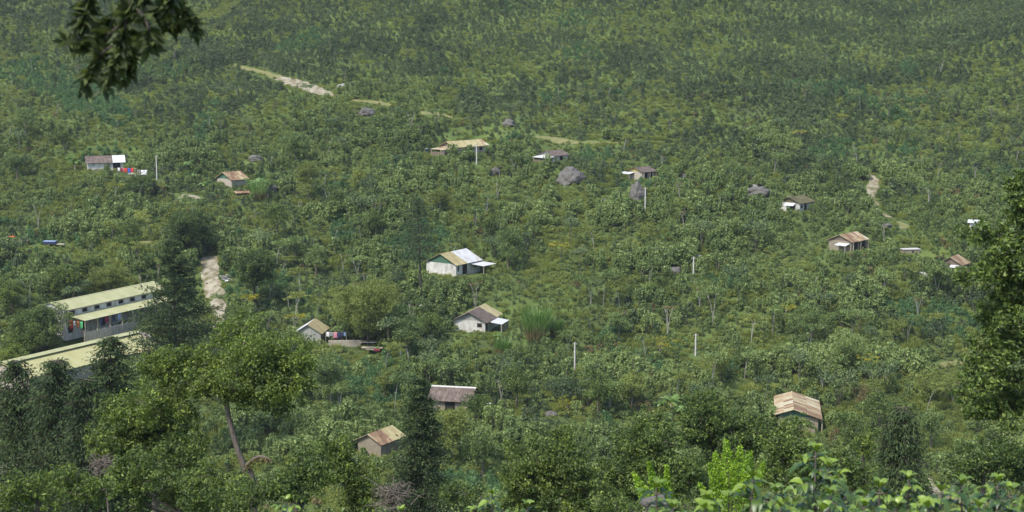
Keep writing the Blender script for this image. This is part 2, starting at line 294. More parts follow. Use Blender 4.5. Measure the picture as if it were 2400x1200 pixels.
for h in HS:
    U,V=axes(h); P=h['P']
    du=(GX-P[0])*U[0]+(GY-P[1])*U[1]; dv=(GX-P[0])*V[0]+(GY-P[1])*V[1]
    ex=3.0 if h['id'] not in('H16',) else 5
    ex2=3.0 if any(l['face']=='gable' for l in h['lean']) else 1
    ddu=np.maximum(np.maximum(-ex2-du,du-h['L']-1),0); ddv=np.maximum(np.maximum(-ex-dv,dv-h['W']-1),0)
    d=np.hypot(ddu,ddv); w=np.clip(1-d/7,0,1); w=w*w*(3-2*w)
    GZ[:]=GZ*(1-w)+(P[2]-.05)*w
# ------------------------------------------------------------------ terrain mesh
ny,nx=GZ.shape
idx=np.arange(nx*ny).reshape(ny,nx)
Fq=np.stack([idx[:-1,:-1],idx[:-1,1:],idx[1:,1:],idx[1:,:-1]],-1).reshape(-1,4)
mb=MB(); mb.add(np.stack([GX,GY,GZ],-1).reshape(-1,3),Fq)
M['ground']=surf('hillside_ground',[(.035,.038,.016),(.055,.078,.020),(.080,.120,.028),(.13,.16,.04)],.12,detail=12,pos=[.25,.42,.58,.75])
g=mb.build('hillside',M['ground'],smooth=True); tag(g,kind='structure')

# ------------------------------------------------------------------ roads / paths
def catmull(p,n=10):
    p=np.asarray(p,float); q=np.vstack([2*p[0]-p[1],p,2*p[-1]-p[-2]]); out=[]
    for i in range(1,len(q)-2):
        for t in np.linspace(0,1,n,endpoint=False):
            a,b,c,d=q[i-1:i+3]; out.append(.5*((2*b)+(c-a)*t+(2*a-5*b+4*c-d)*t*t+(3*b-a-3*c+d)*t**3))
    out.append(p[-1]); return np.array(out)
ROADS=[]
def road(name,pix,width,mat,lift=.09,clear=4,seed=1):
    W=np.array([ground(x,y)[:2] for x,y in pix]); P=catmull(W,12)
    T=np.gradient(P,axis=0); T/=np.linalg.norm(T,axis=1)[:,None]; Nn=np.stack([-T[:,1],T[:,0]],1)
    wid=np.interp(np.linspace(0,1,len(P)),np.linspace(0,1,len(width)),width)
    js=(fbm(P[:,0],P[:,1],2.5,seed)-.5)*1.3+1; js2=(fbm(P[:,0],P[:,1],2.,seed+5)-.5)*1.3+1
    K=7; rows=[]
    for k_ in range(K):
        s=(k_/(K-1)-.5)*wid*np.where(k_<K/2,js,js2)
        q=P+Nn*s[:,None]; z=H(q[:,0],q[:,1])+lift; rows.append(np.column_stack([q,z]))
    G=np.stack(rows,1); n=len(P); id_=np.arange(n*K).reshape(n,K)
    mb=MB(); mb.add(G.reshape(-1,3),np.stack([id_[:-1,:-1],id_[1:,:-1],id_[1:,1:],id_[:-1,1:]],-1).reshape(-1,4))
    o=mb.build(name,mat,smooth=True); tag(o,kind='structure'); ROADS.append((P,wid/2,clear))
road('dirt_road',[(545,153),(575,160),(620,173),(655,183)],[.8,2.2,2.4,2],M['dirtg'],clear=3)
road('dirt_road',[(650,181),(690,196),(740,211),(790,226)],[2,4,4.5,1],M['dirt'],clear=5)
road('dirt_road',[(822,236),(860,240),(900,246),(925,250)],[1.2,2,2,1],M['dirtg'],clear=3)
road('dirt_road',[(965,259),(990,266),(1030,270),(1062,276)],[1,2.2,1.8,1],M['dirtg'],clear=3)
road('dirt_road',[(1255,321),(1300,327),(1345,334),(1400,336),(1460,336)],[1.5,3,2.2,1.4,.8],M['dirtg'],clear=3)
road('dirt_road',[(2030,405),(2048,428),(2040,455),(2046,478),(2054,496),(2085,512)],[1.5,3.2,2.2,2.2,1.2,1],M['dirt'],clear=4)
road('dirt_road',[(494,602),(492,625),(495,660),(508,700),(514,738),(512,770)],[3.6,4.2,3.4,3.4,2.8,2.4],M['dirt'],clear=5)
road('dirt_path',[(300,408),(322,412),(328,440)],[1.5,2.2,1],M['dirt'],clear=3)
road('dirt_path',[(422,462),(440,464),(464,470)],[3,3.6,3],M['dirt'],clear=4)
road('dirt_path',[(1236,482),(1255,472),(1300,456)],[.6,.8,.5],M['dirtg'],clear=2.5)
road('dirt_path',[(-10,1130),(30,1098),(70,1080),(120,1062)],[5,5.5,5,3],M['dirt'],clear=5)
road('dirt_path',[(165,1030),(185,1010),(200,985)],[3,3,2],M['dirt'],clear=5)
road('dirt_path',[(2168,1120),(2185,1150),(2230,1172),(2300,1190)],[1.8,2.6,3,3],M['dirt'],clear=5)
road('dirt_path',[(2180,864),(2215,856),(2250,850)],[1.5,2.2,1.5],M['dirtg'],clear=4)
road('dirt_path',[(1050,889),(1085,888),(1100,886)],[2,3,1],M['dirt'],clear=4)
road('dirt_path',[(1155,985),(1180,987),(1200,985)],[1,1.8,1],M['dirt'],clear=3)
road('dirt_path',[(2100,522),(2115,530),(2122,538)],[2,2.6,2],M['dirtg'],clear=4)
road('dirt_path',[(325,568),(350,572),(372,574)],[1,1.8,1],M['dirtg'],clear=4)

# ------------------------------------------------------------------ house builder
def uvmesh(name, quads, mats_idx, mats, parent, thick=.06):
    """quads: list of 4 points (a,b,c,d) with uv; builds slabs"""
    mb=MB(); uvs=[]
    for (pts,uv),mi in zip(quads,mats_idx):
        pts=np.array(pts,float); dn=np.array([0,0,-thick]); V=np.vstack([pts,pts+dn])
        fs=[(0,1,2,3),(7,6,5,4),(0,4,5,1),(1,5,6,2),(2,6,7,3),(3,7,4,0)]
        mb.add(V,fs,mi); uvv=list(uv)+list(uv)
        for f in fs: uvs+= [uvv[i] for i in f]
    o=mb.build(name,mats,parent); l=o.data.uv_layers.new(name='UVMap')
    l.data.foreach_set('uv',np.array(uvs,np.float32).ravel()); return o
def house(h):
    U,V=axes(h); P=h['P']; L,W,hh=h['L'],h['W'],h['h']; tp=math.tan(R(h['pitch'])); vr=W*h.get('rf',.5); rise=vr*tp; zb=hh+rise-tp*(W-vr)
    t=empty(h['name'],P,h['label'],h['cat'])
    def fn(q):
        q=np.asarray(q,float); return np.column_stack([q[:,0]*U[0]+q[:,1]*V[0],q[:,0]*U[1]+q[:,1]*V[1],q[:,2]])
    mb=MB(); th=.18
    mb.box((0,0,-h['sink']),(L,th,hh),0,fn); mb.box((0,W-th,-h['sink']),(L,W,zb),0,fn)
    mb.box((0,th,-h['sink']),(th,W-th,hh),0,fn); mb.box((L-th,th,-h['sink']),(L,W-th,hh),0,fn)
    mb.build('wall',[h['wall']],t)
    gm=h['gable'] or h['wall']
    for u0 in (0.0,L-.15):
        mb=MB(); q=fn([(a_,b_,c_) for a_ in (u0,u0+.15) for b_,c_ in ((0,hh+.003),(W-.01,hh+.003),(W-.01,zb+.004),(vr,hh+rise))])
        mb.add(q,[(0,1,2,3),(7,6,5,4),(0,4,5,1),(1,5,6,2),(2,6,7,3),(3,7,4,0)]); mb.build('gable',[gm],t)
    ov=h['over']; zbe=zb-ov*tp; sl=math.hypot(W/2+ov,(W/2+ov)*tp)
    segs=h['segs']
    for i,(a,b,m) in enumerate(segs):
        a2=a-ov if i==0 else a; b2=b+ov if i==len(segs)-1 else b
        lift=.1+.025*i
        z0=hh-ov*tp+lift; z1=hh+rise+lift
        nn=max(1,int((b2-a2)/1.2)); 
        us=np.linspace(a2,b2,nn+1); zj=[random.uniform(-.03,.03)*(0 if L>20 else .4) for _ in us]
        qs=[];mi=[]
        for k_ in range(nn):
            p,q=us[k_],us[k_+1]; ya=zj[k_]; yb=zj[k_+1]
            qs.append((fn([(p,-ov,z0+ya),(q,-ov,z0+yb),(q,vr,z1+yb*.5),(p,vr,z1+ya*.5)]),[(p,sl),(q,sl),(q,0),(p,0)])); mi.append(0)
            qs.append((fn([(q,W+ov,zbe+lift-yb),(p,W+ov,zbe+lift-ya),(p,vr+.002,z1+ya*.5),(q,vr+.002,z1+yb*.5)]),[(q+31,sl),(p+31,sl),(p+31,0),(q+31,0)])); mi.append(1 if h['roof2'] else 0)
        r=uvmesh('roof',qs,mi,[m]+([h['roof2']] if h['roof2'] else []),t)
    if h['trim'] or h['stripe']:
        zr=hh+rise+.14
        w_=.28 if h['trim'] else 1.0
        if h['stripe']: zr+=.35
        q=fn([(-ov,vr-w_,zr-w_*tp),(L+ov,vr-w_,zr-w_*tp),(L+ov,vr,zr),(-ov,vr,zr)]); q2=fn([(L+ov,vr+w_,zr-w_*tp),(-ov,vr+w_,zr-w_*tp),(-ov,vr+.002,zr),(L+ov,vr+.002,zr)])
        uvmesh('ridge_cap',[(q,[(0,1),(L,1),(L,0),(0,0)]),(q2,[(L,1),(0,1),(0,0),(L,0)])],[0,0],[h['stripe'] or h['trim']],t)
    for nm,lst in (('window',h['wins']),('door',h['doors'])):
        for (fc,a0,a1,z0,z1) in lst:
            mb=MB()
            if fc=='long': mb.box((a0,-.03,z0),(a1,th*.5,z1),0,fn)
            else: mb.box((-.03,a0,z0),(th*.5,a1,z1),0,fn)
            w=mb.build(nm,[M['black']],t)
            fr=MB(); e=.07
            for (p,q,zz0,zz1) in ((a0-e,a0,z0,z1+e),(a1,a1+e,z0,z1+e),(a0,a1,z1,z1+e)):
                if fc=='long': fr.box((p,-.055,zz0),(q,-.002,zz1),0,fn)
                else: fr.box((-.055,p,zz0),(-.002,q,zz1),0,fn)
            f_=fr.build('frame',[M['wood']],w)
    for l in h['lean']:
        a0,a1,out=l['a0'],l['a1'],l['out']
        if l['face']=='long': g2=lambda q:fn([(a,-b-.02,z) for a,b,z in q])
        else: g2=lambda q:fn([(-b-.02,a,z) for a,b,z in q])
        n=max(1,int((a1-a0)/1.5)); us=np.linspace(a0,a1,n+1); qs=[]
        for k_ in range(n): 
            p,q=us[k_],us[k_+1]
            qs.append((g2([(p,out,l['z1']),(q,out,l['z1']),(q,0,l['z0']),(p,0,l['z0'])]),[(p+7,out),(q+7,out),(q+7,0),(p+7,0)]))
        uvmesh('porch_roof',qs,[0]*len(qs),[M[l['mat']]],t,.05)
        if l.get('posts'):
            npst=2 if a1-a0<5 else int((a1-a0)/3)+1
            for a in np.linspace(a0+.2,a1-.2,npst):
                mb=MB(); mb.box((a-.06,out-.25,-h['sink']),(a+.06,out-.13,l['z1']-.03),0,g2); mb.build('post',[M['woodp']],t)
        if l.get('walls'):
            mb=MB(); mb.box((a0+.35,out-.12,-h['sink']),(a1-.35,out-.04,l['z1']*.62),0,g2); mb.build('side_wall',[l['walls']],t)
    if h['posts']:
        for a in (0.1,L*.5,L-.1):
            mb=MB(); mb.box((a-.07,-ov-.05,-h['sink']),(a+.07,-ov+.09,hh-ov*tp-.05),0,fn); mb.build('post',[M['woodp']],t)
    return t
for h in HS: house(h)

# ------------------------------------------------------------------ small man-made things
def local(ang):
    c,s=math.cos(R(ang)),math.sin(R(ang))
    return lambda q:np.column_stack([np.asarray(q,float)[:,0]*c-np.asarray(q,float)[:,1]*s,np.asarray(q,float)[:,0]*s+np.asarray(q,float)[:,1]*c,np.asarray(q,float)[:,2]])
# veranda railing of the long building + terrace
h=[x for x in HS if x['id']=='H16'][0]; U,V=axes(h)
fn16=lambda q:np.column_stack([np.asarray(q,float)[:,0]*U[0]+np.asarray(q,float)[:,1]*V[0],np.asarray(q,float)[:,0]*U[1]+np.asarray(q,float)[:,1]*V[1],np.asarray(q,float)[:,2]])
t=empty('veranda_fence',h['P'],'grey board fence along the veranda of the upper long building','fence')
mb=MB()
for i in range(66):
    a=.2+i*.4; mb.box((a,-4.62,-1.2),(a+.3,-4.58,.75+.12*math.sin(i*1.7)),0,fn16)
mb.build('boards',[M['greyw']],t)
for a in np.arange(0,27,3.3):
    mb=MB(); mb.box((a-.05,-4.57,-1.2),(a+.05,-4.45,1.1),0,fn16); mb.build('post',[M['woodp']],t)
mb=MB(); mb.box((0,-4.44,.6),(26.5,-4.40,.7),0,fn16); mb.build('rail',[M['woodp']],t)
# utility poles
CLEAR=[]
def pole(px,ytop,ybot,label,arm=False,trans=False):
    P=ground(px,ybot+12); s=ppm(P); CLEAR.append((P[0],P[1],1.5,16)); Hh=(ybot+12-ytop)/s
    t=empty('utility_pole',P,label,'pole','pale utility poles on the slope')
    mb=MB(); mb.tube([(0,0,-1),(0,0,Hh*.5),(0,0,Hh)],[.17,.15,.12],8); mb.build('shaft',[M['conc']],t,smooth=True)
    mb=MB(); mb.box((-.45,-.05,Hh-.35),(.45,.05,Hh-.25)); mb.build('crossarm',[M['woodp']],t)
    if trans:
        mb=MB(); mb.tube([(.38,0,Hh-1.5),(.38,0,Hh-1.45),(.38,0,Hh-.65),(.38,0,Hh-.6)],[.1,.25,.25,.1],10); mb.build('transformer',[M['conc']],t)
    return t
pole(368,364,410,'pale pole right of the brown tiled house with washing')
pole(1117,338,376,'short pale pole in front of the long cream house')
pole(1512,440,486,'pale pole standing beside the pointed boulder')
pole(1625,603,644,'pale pole alone among shrubs beside low brown rocks')
pole(1347,802,856,'tallest pale pole, below the tall cane clump')
pole(1630,783,824,'pale pole beside yellow-leaved bushes at centre right')
pole(939,765,822,'pole carrying a small transformer right of the washing line',trans=True)
# garments and clothes lines
def garment(P,w,hgt,mat,label,ang,cat='garment',top=True):
    """hanging cloth, origin at line"""
    n=6; m=5; mb=MB(); f=local(ang); ph=random.uniform(0,6)
    Vv=[]
    for s_ in (0,.02):
        for i in range(n+1):
            for j in range(m+1):
                u=i/n-.5; v=j/m; Vv.append((u*w*(1-.1*v*math.sin(ph)),s_+.05*v*math.sin(u*9+ph),-v*hgt*(1+.08*math.sin(u*7+ph))))
    K=(n+1)*(m+1); Fc=[]
    for i in range(n):
        for j in range(m):
            a=i*(m+1)+j; b=a+m+1
            Fc+= [(a,b,b+1,a+1),(K+a+1,K+b+1,K+b,K+a)]
    for i in range(n): a=i*(m+1); b=a+m+1; Fc+=[(a,K+a,K+b,b),(a+m,b+m,K+b+m,K+a+m)]
    for j in range(m): a=j; Fc+=[(a,a+1,K+a+1,K+a)]; a=n*(m+1)+j; Fc+=[(a,K+a,K+a+1,a+1)]
    mb.add(f(Vv),Fc); o=mb.build('hanging_garment',[M[mat]],loc=P,smooth=True); tag(o,label,cat,'washing hung out to dry'); return o
def wash(p0,p1,zh,items,label,posts=True):
    A=ground(*p0); B=ground(*p1); 
    [CLEAR.append((*(A+(B-A)*q_)[:2],1.2,8)) for q_ in (0,.25,.5,.75,1)]; A=A+[0,0,0]; z=max(A[2],B[2])+zh
    t=empty('clothes_line',A,label,'clothes line')
    for Q in (A,B):
        mb=MB(); mb.tube([(Q[0]-A[0],Q[1]-A[1],Q[2]-A[2]-.6),(Q[0]-A[0],Q[1]-A[1],z-A[2])],[.05,.04],6); mb.build('post',[M['woodp']],t)
    mb=MB(); mb.tube([(0,0,z-A[2]-.03),((B[0]-A[0])*.5,(B[1]-A[1])*.5,z-A[2]-.12),(B[0]-A[0],B[1]-A[1],z-A[2]-.03)],[.012]*3,5); mb.build('line',[M['wire']],t)
    ang=math.degrees(math.atan2(B[1]-A[1],B[0]-A[0]))
    for fr,w,hg,mt,lb in items:
        Q=A+(B-A)*fr; Q[2]=z-.06-.1*4*fr*(1-fr)*1.0; Q[1]-=.02
        garment(Q,w,hg,mt,lb,ang)
wash((276,412),(316,414),1.9,[(.08,.5,.8,'wht','small white cloth hung next to the house wall'),(.25,.5,.9,'maroon','dark maroon garment left of the red washing'),(.47,.9,1.0,'red','large red cloth in the middle of the upper left washing'),(.68,.6,1.2,'blue','blue cloth hanging under the red washing'),(.86,.8,1.0,'red','red cloth at the right end of the red washing')],'clothes line with red washing right of the brown tiled house')
wash((318,414),(346,414),1.7,[(.3,.9,.8,'gry','grey sheet left of the white sheet'),(.72,1.4,1.2,'wht','large white sheet at the end of the upper line')],'short clothes line holding a white sheet at upper left')
wash((764,806),(812,806),2.2,[(.1,.5,.9,'wht','white cloth at the left end of the lower line'),(.27,.9,.8,'gry','grey towel next to the white cloth'),(.46,.7,1.1,'pink','pink garment among dark washing'),(.62,.6,1.2,'nav','navy garment right of the pink one'),(.8,.9,.9,'nav','wide navy garment at the right of the lower line'),(.93,.35,.8,'lbl','narrow light blue garment at the line end')],'clothes line with pink and navy washing beside the shack')
# washing under the veranda roof
for i,(a,w,hg,mt,lb) in enumerate([(.3,.9,1.6,'red','red blanket hung at the left end of the veranda'),(1.3,.5,.9,'wht','white shirt next to the red blanket on the veranda'),(2.1,.6,1.1,'orange','orange-red cloth under the veranda roof'),(2.9,.7,1.3,'grn','bright green cloth under the veranda roof'),(5.2,.9,1.3,'nav','navy cloth hung under the front of the veranda'),(6.6,.9,1.2,'maroon','maroon cloth hung under the front of the veranda'),(8.4,.8,1.2,'nav','second navy cloth further along the veranda, right of the maroon one'),(9.9,.7,1.2,'lbl','pale blue cloth furthest along the veranda')]):
    v=-1.0-.9*(i%4) if i<4 else -3.7
    if i<4: q=fn16([(.85,-.5-i*.85,2.5)])[0]; ang=h['ang']-90
    else: q=fn16([(a,-3.75,2.55)])[0]; ang=h['ang']
    garment(h['P']+q,w,hg,mt,lb,ang)
t=empty('clothes_line',h['P'],'clothes line strung under the veranda roof of the long building','clothes line')
mb=MB(); mb.tube(fn16([(.85,-.1,2.53),(.85,-3.75,2.53),(11,-3.77,2.58)]),[.015]*3,5); mb.build('line',[M['wire']],t)
# low masonry wall + sheets near the shack
def slabs(name,px,py,ang,boxes,mats,label,cat,part='sheet'):
    P=ground(px,py); t=empty(name,P,label,cat); f=local(ang); [CLEAR.append((P[0]+q_,P[1]+.5,1.3,7)) for q_ in (.5,2,3.5,5)]
    for (lo,hi),m in zip(boxes,mats):
        mb=MB(); mb.box(lo,hi,0,f); mb.build(part,[M[m]],t)
    return t
P=ground(770,812); Q=ground(835,812); [CLEAR.append((P[0]+q_,P[1],1.2,9)) for q_ in (0,1.5,3,4.5)]; f=local(2)
mb=MB()
for i in range(12):
    for j in range(5):
        a=i*.48+(.24 if j%2 else 0); mb.box((a,random.uniform(-.04,0),-.5+j*.3),(a+.46,.35,-.5+j*.3+.28),0,f)
tag(mb.build('stone_wall',[M['cream']],loc=P),'low beige block wall under the pink and navy washing','wall')
slabs('sheet_stack',820,806,-8,[((0,0,.25),(5.4,1.2,.32)),((.2,-.4,.33),(4.8,.9,.38)),((.6,-.1,.4),(5.8,1.0,.45))],['cream','white','woodp'],'long pale boards stacked right of the lower washing line','board stack','board')
slabs('sheet_stack',818,826,-3,[((2.2,0,.7),(6.0,1.4,.76)),((3,-.3,.5),(5.6,.5,.56)),((4.6,-.5,.35),(5.6,-.2,.65))],['cream','woodp','maroon'],'beige sheets with a red piece propped below the stacked boards','board stack','board')
slabs('sheet_stack',528,662,60,[((0,0,.4),(2.6,.9,.47)),((.1,.2,.6),(2.5,1.2,.66)),((.1,.5,.8),(2.7,1.4,.86)),((.0,.8,1.0),(2.4,1.7,1.06)),((-.3,-.9,.2),(1.5,-.1,.3))],['white','gry','white','woodp','wht'],'heap of pale roofing sheets beside the wide dirt road','sheet stack')
slabs('water_trough',2118,596,12,[((0,0,0),(3.6,1.5,.85)),((-.12,-.12,.86),(3.72,1.62,1.0)),((1.9,-.04,.1),(2.2,-.005,.7))],['mud','conc','black'],'low pinkish block tank with a white rim at far right','tank','side')
slabs('covered_trailer',100,578,-6,[((0,0,.5),(2.8,1.2,1.0)),((.1,.1,1.02),(2.7,1.1,1.12)),((3.0,0,.4),(4.6,1.1,.55))],['nav','lbl','woodp'],'dark blue covered pile beside pale planks at far left','covered pile','cover')
slabs('covered_pile',18,576,4,[((0,0,0),(1.5,1.2,1.5)),((.1,.1,1.52),(1.4,1.1,1.75)),((1.9,.2,0),(4.2,1.2,.9))],['nav','orange','wood'],'dark heap with an orange top at the left edge','covered pile','cover')
# water barrel
for (px,py,mt,lb) in ((1000,358,'nav','dark blue barrel left of the long cream house'),(1146,962,'nav','dark barrel at the corner of the dark brown roofed house'),(1018,951,'wht','small white drum left of the dark brown roofed house')):
    P=ground(px,py); t=empty('barrel',P,lb,'barrel'); CLEAR.append((P[0],P[1],.8,6)); mb=MB(); mb.tube([(0,0,-.2),(0,0,.3),(0,0,.9),(0,0,1.0)],[.38,.42,.42,.36],12); mb.build('drum',[M[mt]],t); mb=MB(); mb.tube([(0,0,1.0),(0,0,1.06)],[.38,.38],12); mb.build('lid',[M['conc']],t)
# rubble heap
P=ground(335,806)+[0,0,1.4]; CLEAR.append((P[0],P[1],2.2,6)); mb=MB()
for i in range(150):
    a=random.gauss(0,1.3); b=random.gauss(0,1.0); z=max(0,1.5-.55*math.hypot(a,b))+random.uniform(-.15,.15)-1.0; s1,s2,s3=[random.uniform(.08,.42) for _ in range(3)]
    f=local(random.uniform(0,180)); tz=random.uniform(-.5,.5)
    V_=lambda q,a=a,b=b,z=z,f=f,tz=tz:(f(np.column_stack([np.asarray(q)[:,0],np.asarray(q)[:,1],np.asarray(q)[:,2]+np.asarray(q)[:,0]*tz]))+np.array([a,b,z]))
    mb.box((-s1,-s2,-s3*.3),(s1,s2,s3*.3),random.randrange(4),V_)
tag(mb.build('rubble_heap',[M['cream'],M['white'],M['wood'],M['rust']],loc=P),'heap of broken white and brown rubble between the big conifer and the yellow roof','rubble',kind='stuff')

# ------------------------------------------------------------------ boulders
def boulder(px,py,w,hh,label,mat='rock',D=None,d=None,peak=0,name='boulder'):
    P=ground(px,py) if D is None else np.array([*at(px,py,D)[:2],at(px,py,D)[2]])
    s=ppm(P); rx=w/2/s; rz=hh/s; ry=rx*(d or .9)
    me=bpy.data.meshes.new('boulder')
    import bmesh
    bm=bmesh.new(); bmesh.ops.create_icosphere(bm,subdivisions=4,radius=1)
    sd=random.uniform(0,99)
    for v in bm.verts:
        c=np.array(v.co)
        n=float(fbm(np.array([c[0]*1.3+sd]),np.array([c[1]*1.3+c[2]*1.7]),1,5,4)[0])-.5
        n2=float(fbm(np.array([c[2]*2.3+sd]),np.array([c[0]*2.3-c[1]]),1,8,3)[0])-.5
        k_=1+n*.7+n2*.35
        z=c[2]*k_; z=z if z>0 else z*.5
        v.co=(c[0]*k_*rx*(1-peak*max(z,0)*.6),c[1]*k_*ry,z*rz*(1+peak*.3))
    bm.to_mesh(me); bm.free(); me.materials.append(M[mat])
    for p in me.polygons: p.use_smooth=False
    o=bpy.data.objects.new(name,me); C.objects.link(o); o.location=[float(v) for v in P-np.array([0,0,.1])]
    tag(o,label,'boulder'); CLEAR.append((P[0],P[1],rx*1.1,4)); return o
boulder(1335,425,66,34,'largest grey lichen boulder, below the small tile roofed house')
boulder(1494,466,46,34,'pointed striped grey boulder left of a pale pole',peak=.5)
boulder(1775,458,60,22,'broad low grey-brown boulder in the upper right middle')
boulder(1768,441,18,10,'pale grey rounded stone on top of a low boulder','rockw')
boulder(860,268,46,16,'reddish-brown rock outcrop just below the upper road')
boulder(801,208,20,11,'small pale rock beside the upper end of the road','rockw')
boulder(1190,294,34,14,'dark grey rock above the middle of the slope')
boulder(1160,408,30,14,'low grey rock in the grass left of the big boulder')
boulder(598,376,36,12,'dark brown rock above the rusty roofed hut')
boulder(1640,612,20,16,'small bright white rock among shrubs above a pole','rockw')
boulder(1580,640,34,16,'low brown rocks beside the middle right pole')
boulder(1600,418,24,12,'small brown rock right of the yellow gabled house')
boulder(2075,535,36,14,'brown rock below the end of the right hand path')
boulder(640,452,26,20,'dark grey rock right of the banana clump')
boulder(250,497,26,14,'small dark rock in shrubs left of the centre')
boulder(1850,470,26,12,'brown rock just above the mossy roofed house')
boulder(2160,652,26,16,'pale rock pile left of the hidden reddish hut','rockw')
boulder(1290,975,40,10,'long flat brown rock right of the dark brown roofed house')
boulder(726,965,22,16,'pale grey stone behind the big foreground tree','rockw')
boulder(1540,1168,72,26,'dark mottled rock right behind the nearest coffee leaves',D=22,d=.8)
boulder(1415,478,24,12,'small reddish rock beside a tall thin trunk')
boulder(990,728,18,12,'pale stone below the white plastered house','rockw')

# ------------------------------------------------------------------ vegetation generators
def rdir(n):
    v=rng.normal(size=(n,3)); return v/np.linalg.norm(v,axis=1)[:,None]
def clump(mb,c,r,n,L,asp=.5,mat=0,t0=.5,tv=.55,sq=.8,up=.6,rnd=.8,tri=False,shell=.5):
    d=rdir(n); rr=r*(shell+(1-shell)*rng.random(n)**.6); P=np.asarray(c)+d*rr[:,None]*np.array([1,1,sq])
    A=d*.6+rdir(n)*.8+np.array([0,0,-.15]); N=d*.5+np.array([0,0,up])+rdir(n)*rnd
    Ls=L*rng.uniform(.6,1.3,n)
    mb.leaves(P-A/np.linalg.norm(A,axis=1)[:,None]*Ls[:,None]*.5,A,N,Ls,Ls*asp,mat=mat,tint=np.clip(t0+rng.normal(0,tv*.5,n),0,1),tri=tri)
def shrub_mesh(name,mat,h=2.0,r=1.0,nc=11,nl=26,L=.34,seed=0,t=.5,cone=.5,stem=True,sq=.8):
    mb=MB()
    for i in range(nc):
        f=rng.random(); z=h*(.25+.7*f); rad=r*(1-cone*f)*.75*math.sqrt(rng.random()); a=rng.random()*6.28
        cr=r*rng.uniform(.32,.5)*(1-.35*f)
        clump(mb,(rad*math.cos(a),rad*math.sin(a),z),cr,nl,L,t0=t+rng.uniform(-.28,.28),sq=sq)
    if stem:
        for i in range(3):
            a=rng.random()*6.28; mb.tube([(0,0,-.3),(.25*math.cos(a),.25*math.sin(a),h*.4),(.4*math.cos(a),.4*math.sin(a),h*.8)],[.05,.035,.015],4,mat=1)
    return mb.mesh(name,[mat,M['bark']])
def grass_mesh(name,mat,h=.9,r=.8,n=130,w=.10,t=.5,lean=.55):
    mb=MB(); a=rng.random(n)*6.28; rr=r*np.sqrt(rng.random(n)); P=np.column_stack([rr*np.cos(a),rr*np.sin(a),np.full(n,-.05)])
    A=np.column_stack([np.cos(a)*lean*rng.random(n),np.sin(a)*lean*rng.random(n),np.ones(n)]); N=np.column_stack([np.cos(a),np.sin(a),np.full(n,.3)])+rdir(n)*.6
    mb.leaves(P,A,N,h*rng.uniform(.5,1.2,n),w,tint=np.clip(t+rng.normal(0,.2,n),0,1)); return mb.mesh(name,[mat])
protos={
 0:shrub_mesh('coffee_shrub',M['dark'],2.1,1.05,13,26,.32,t=.45),
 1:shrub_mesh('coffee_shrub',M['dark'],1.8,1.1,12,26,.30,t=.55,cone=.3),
 2:shrub_mesh('coffee_shrub',M['mid'],2.1,1.05,13,26,.30,t=.45),
 3:shrub_mesh('coffee_shrub',M['mid'],2.6,1.2,14,28,.34,t=.6,cone=.35),
 4:shrub_mesh('weed_clump',M['weed'],.95,1.15,9,26,.24,t=.5,stem=False,sq=.5),
 5:grass_mesh('grass_tuft',M['weed'],1.0,1.0,150,.09,.6),
 6:shrub_mesh('emerald_bush',M['emer'],1.5,1.2,12,26,.3,t=.55,stem=False),
 7:shrub_mesh('dry_bush',M['olive'],1.3,.9,9,22,.24,t=.5)}
# scatter points ----------------------------------------------------
pts=[]
def jit(x0,x1,y0,y1,s):
    X,Y=np.meshgrid(np.arange(x0,x1,s),np.arange(y0,y1,s)); X=X+ (np.floor(Y/s)%2)*s*.5
    P=np.column_stack([X.ravel(),Y.ravel()]); return P+rng.uniform(-.42,.42,P.shape)*s
P=np.vstack([jit(-150,150,165,330,1.42),jit(-215,215,330,470,1.4),jit(-270,270,470,680,1.36)])
P=P[np.abs(P[:,0])<(.36*P[:,1]+25)]
Pn=jit(-60,60,20,165,2.6); Pn=Pn[np.abs(Pn[:,0])<(.4*Pn[:,1]+12)]
P=np.vstack([P,Pn])
Z=H(P[:,0],P[:,1]); P3=np.column_stack([P,Z])
def keepmask(P,front=4.5):
    st=np.full(len(P),2)
    low=np.zeros(len(P),bool); rem=np.zeros(len(P),bool)
    for h in HS:
        U,V=axes(h); Q=P-h['P'][:2]; du=Q@U; dv=Q@V
        exv=.45; exu=.4
        for l in h['lean']:
            if l['face']=='long': exv=l['out']+.4
            else: exu=l['out']+.3
        rem|=(du>-exu)&(du<h['L']+.6)&(dv>-exv)&(dv<h['W']+.6)
        for k_ in np.arange(0,front+.1,1.0):
            Q2=Q+np.array([0,k_]); du=Q2@U; dv=Q2@V
            low|=((du>-exu-.6)&(du<h['L']+.8)&(dv>-exv-.8)&(dv<h['W']+.6))
    for RP,hw,cl in ROADS:
        for k_ in np.arange(0,cl+.1,1.3):
            Q=P+np.array([0,k_])
            bb=(Q[:,0]>RP[:,0].min()-8)&(Q[:,0]<RP[:,0].max()+8)&(Q[:,1]>RP[:,1].min()-8)&(Q[:,1]<RP[:,1].max()+8); ii=np.where(bb)[0]
            if len(ii)==0: continue
            d=(np.hypot(Q[ii,0][:,None]-RP[None,:,0],Q[ii,1][:,None]-RP[None,:,1])-hw[None]).min(1)
            if k_==0: rem[ii[d<.0]]=True
            low[ii[d<.4]]=True
    for (x,y,r,cl) in CLEAR:
        rem|=np.hypot(P[:,0]-x,P[:,1]-y)<r*.8
        for k_ in np.arange(0,cl*.6,1.2): low|=np.hypot(P[:,0]-x,P[:,1]+k_-y)>1e9
        for k_ in np.arange(0,cl*.7,1.2): low|=np.hypot(P[:,0]-x,P[:,1]+k_-y)<r
    st[low]=1; st[rem]=0
    return st
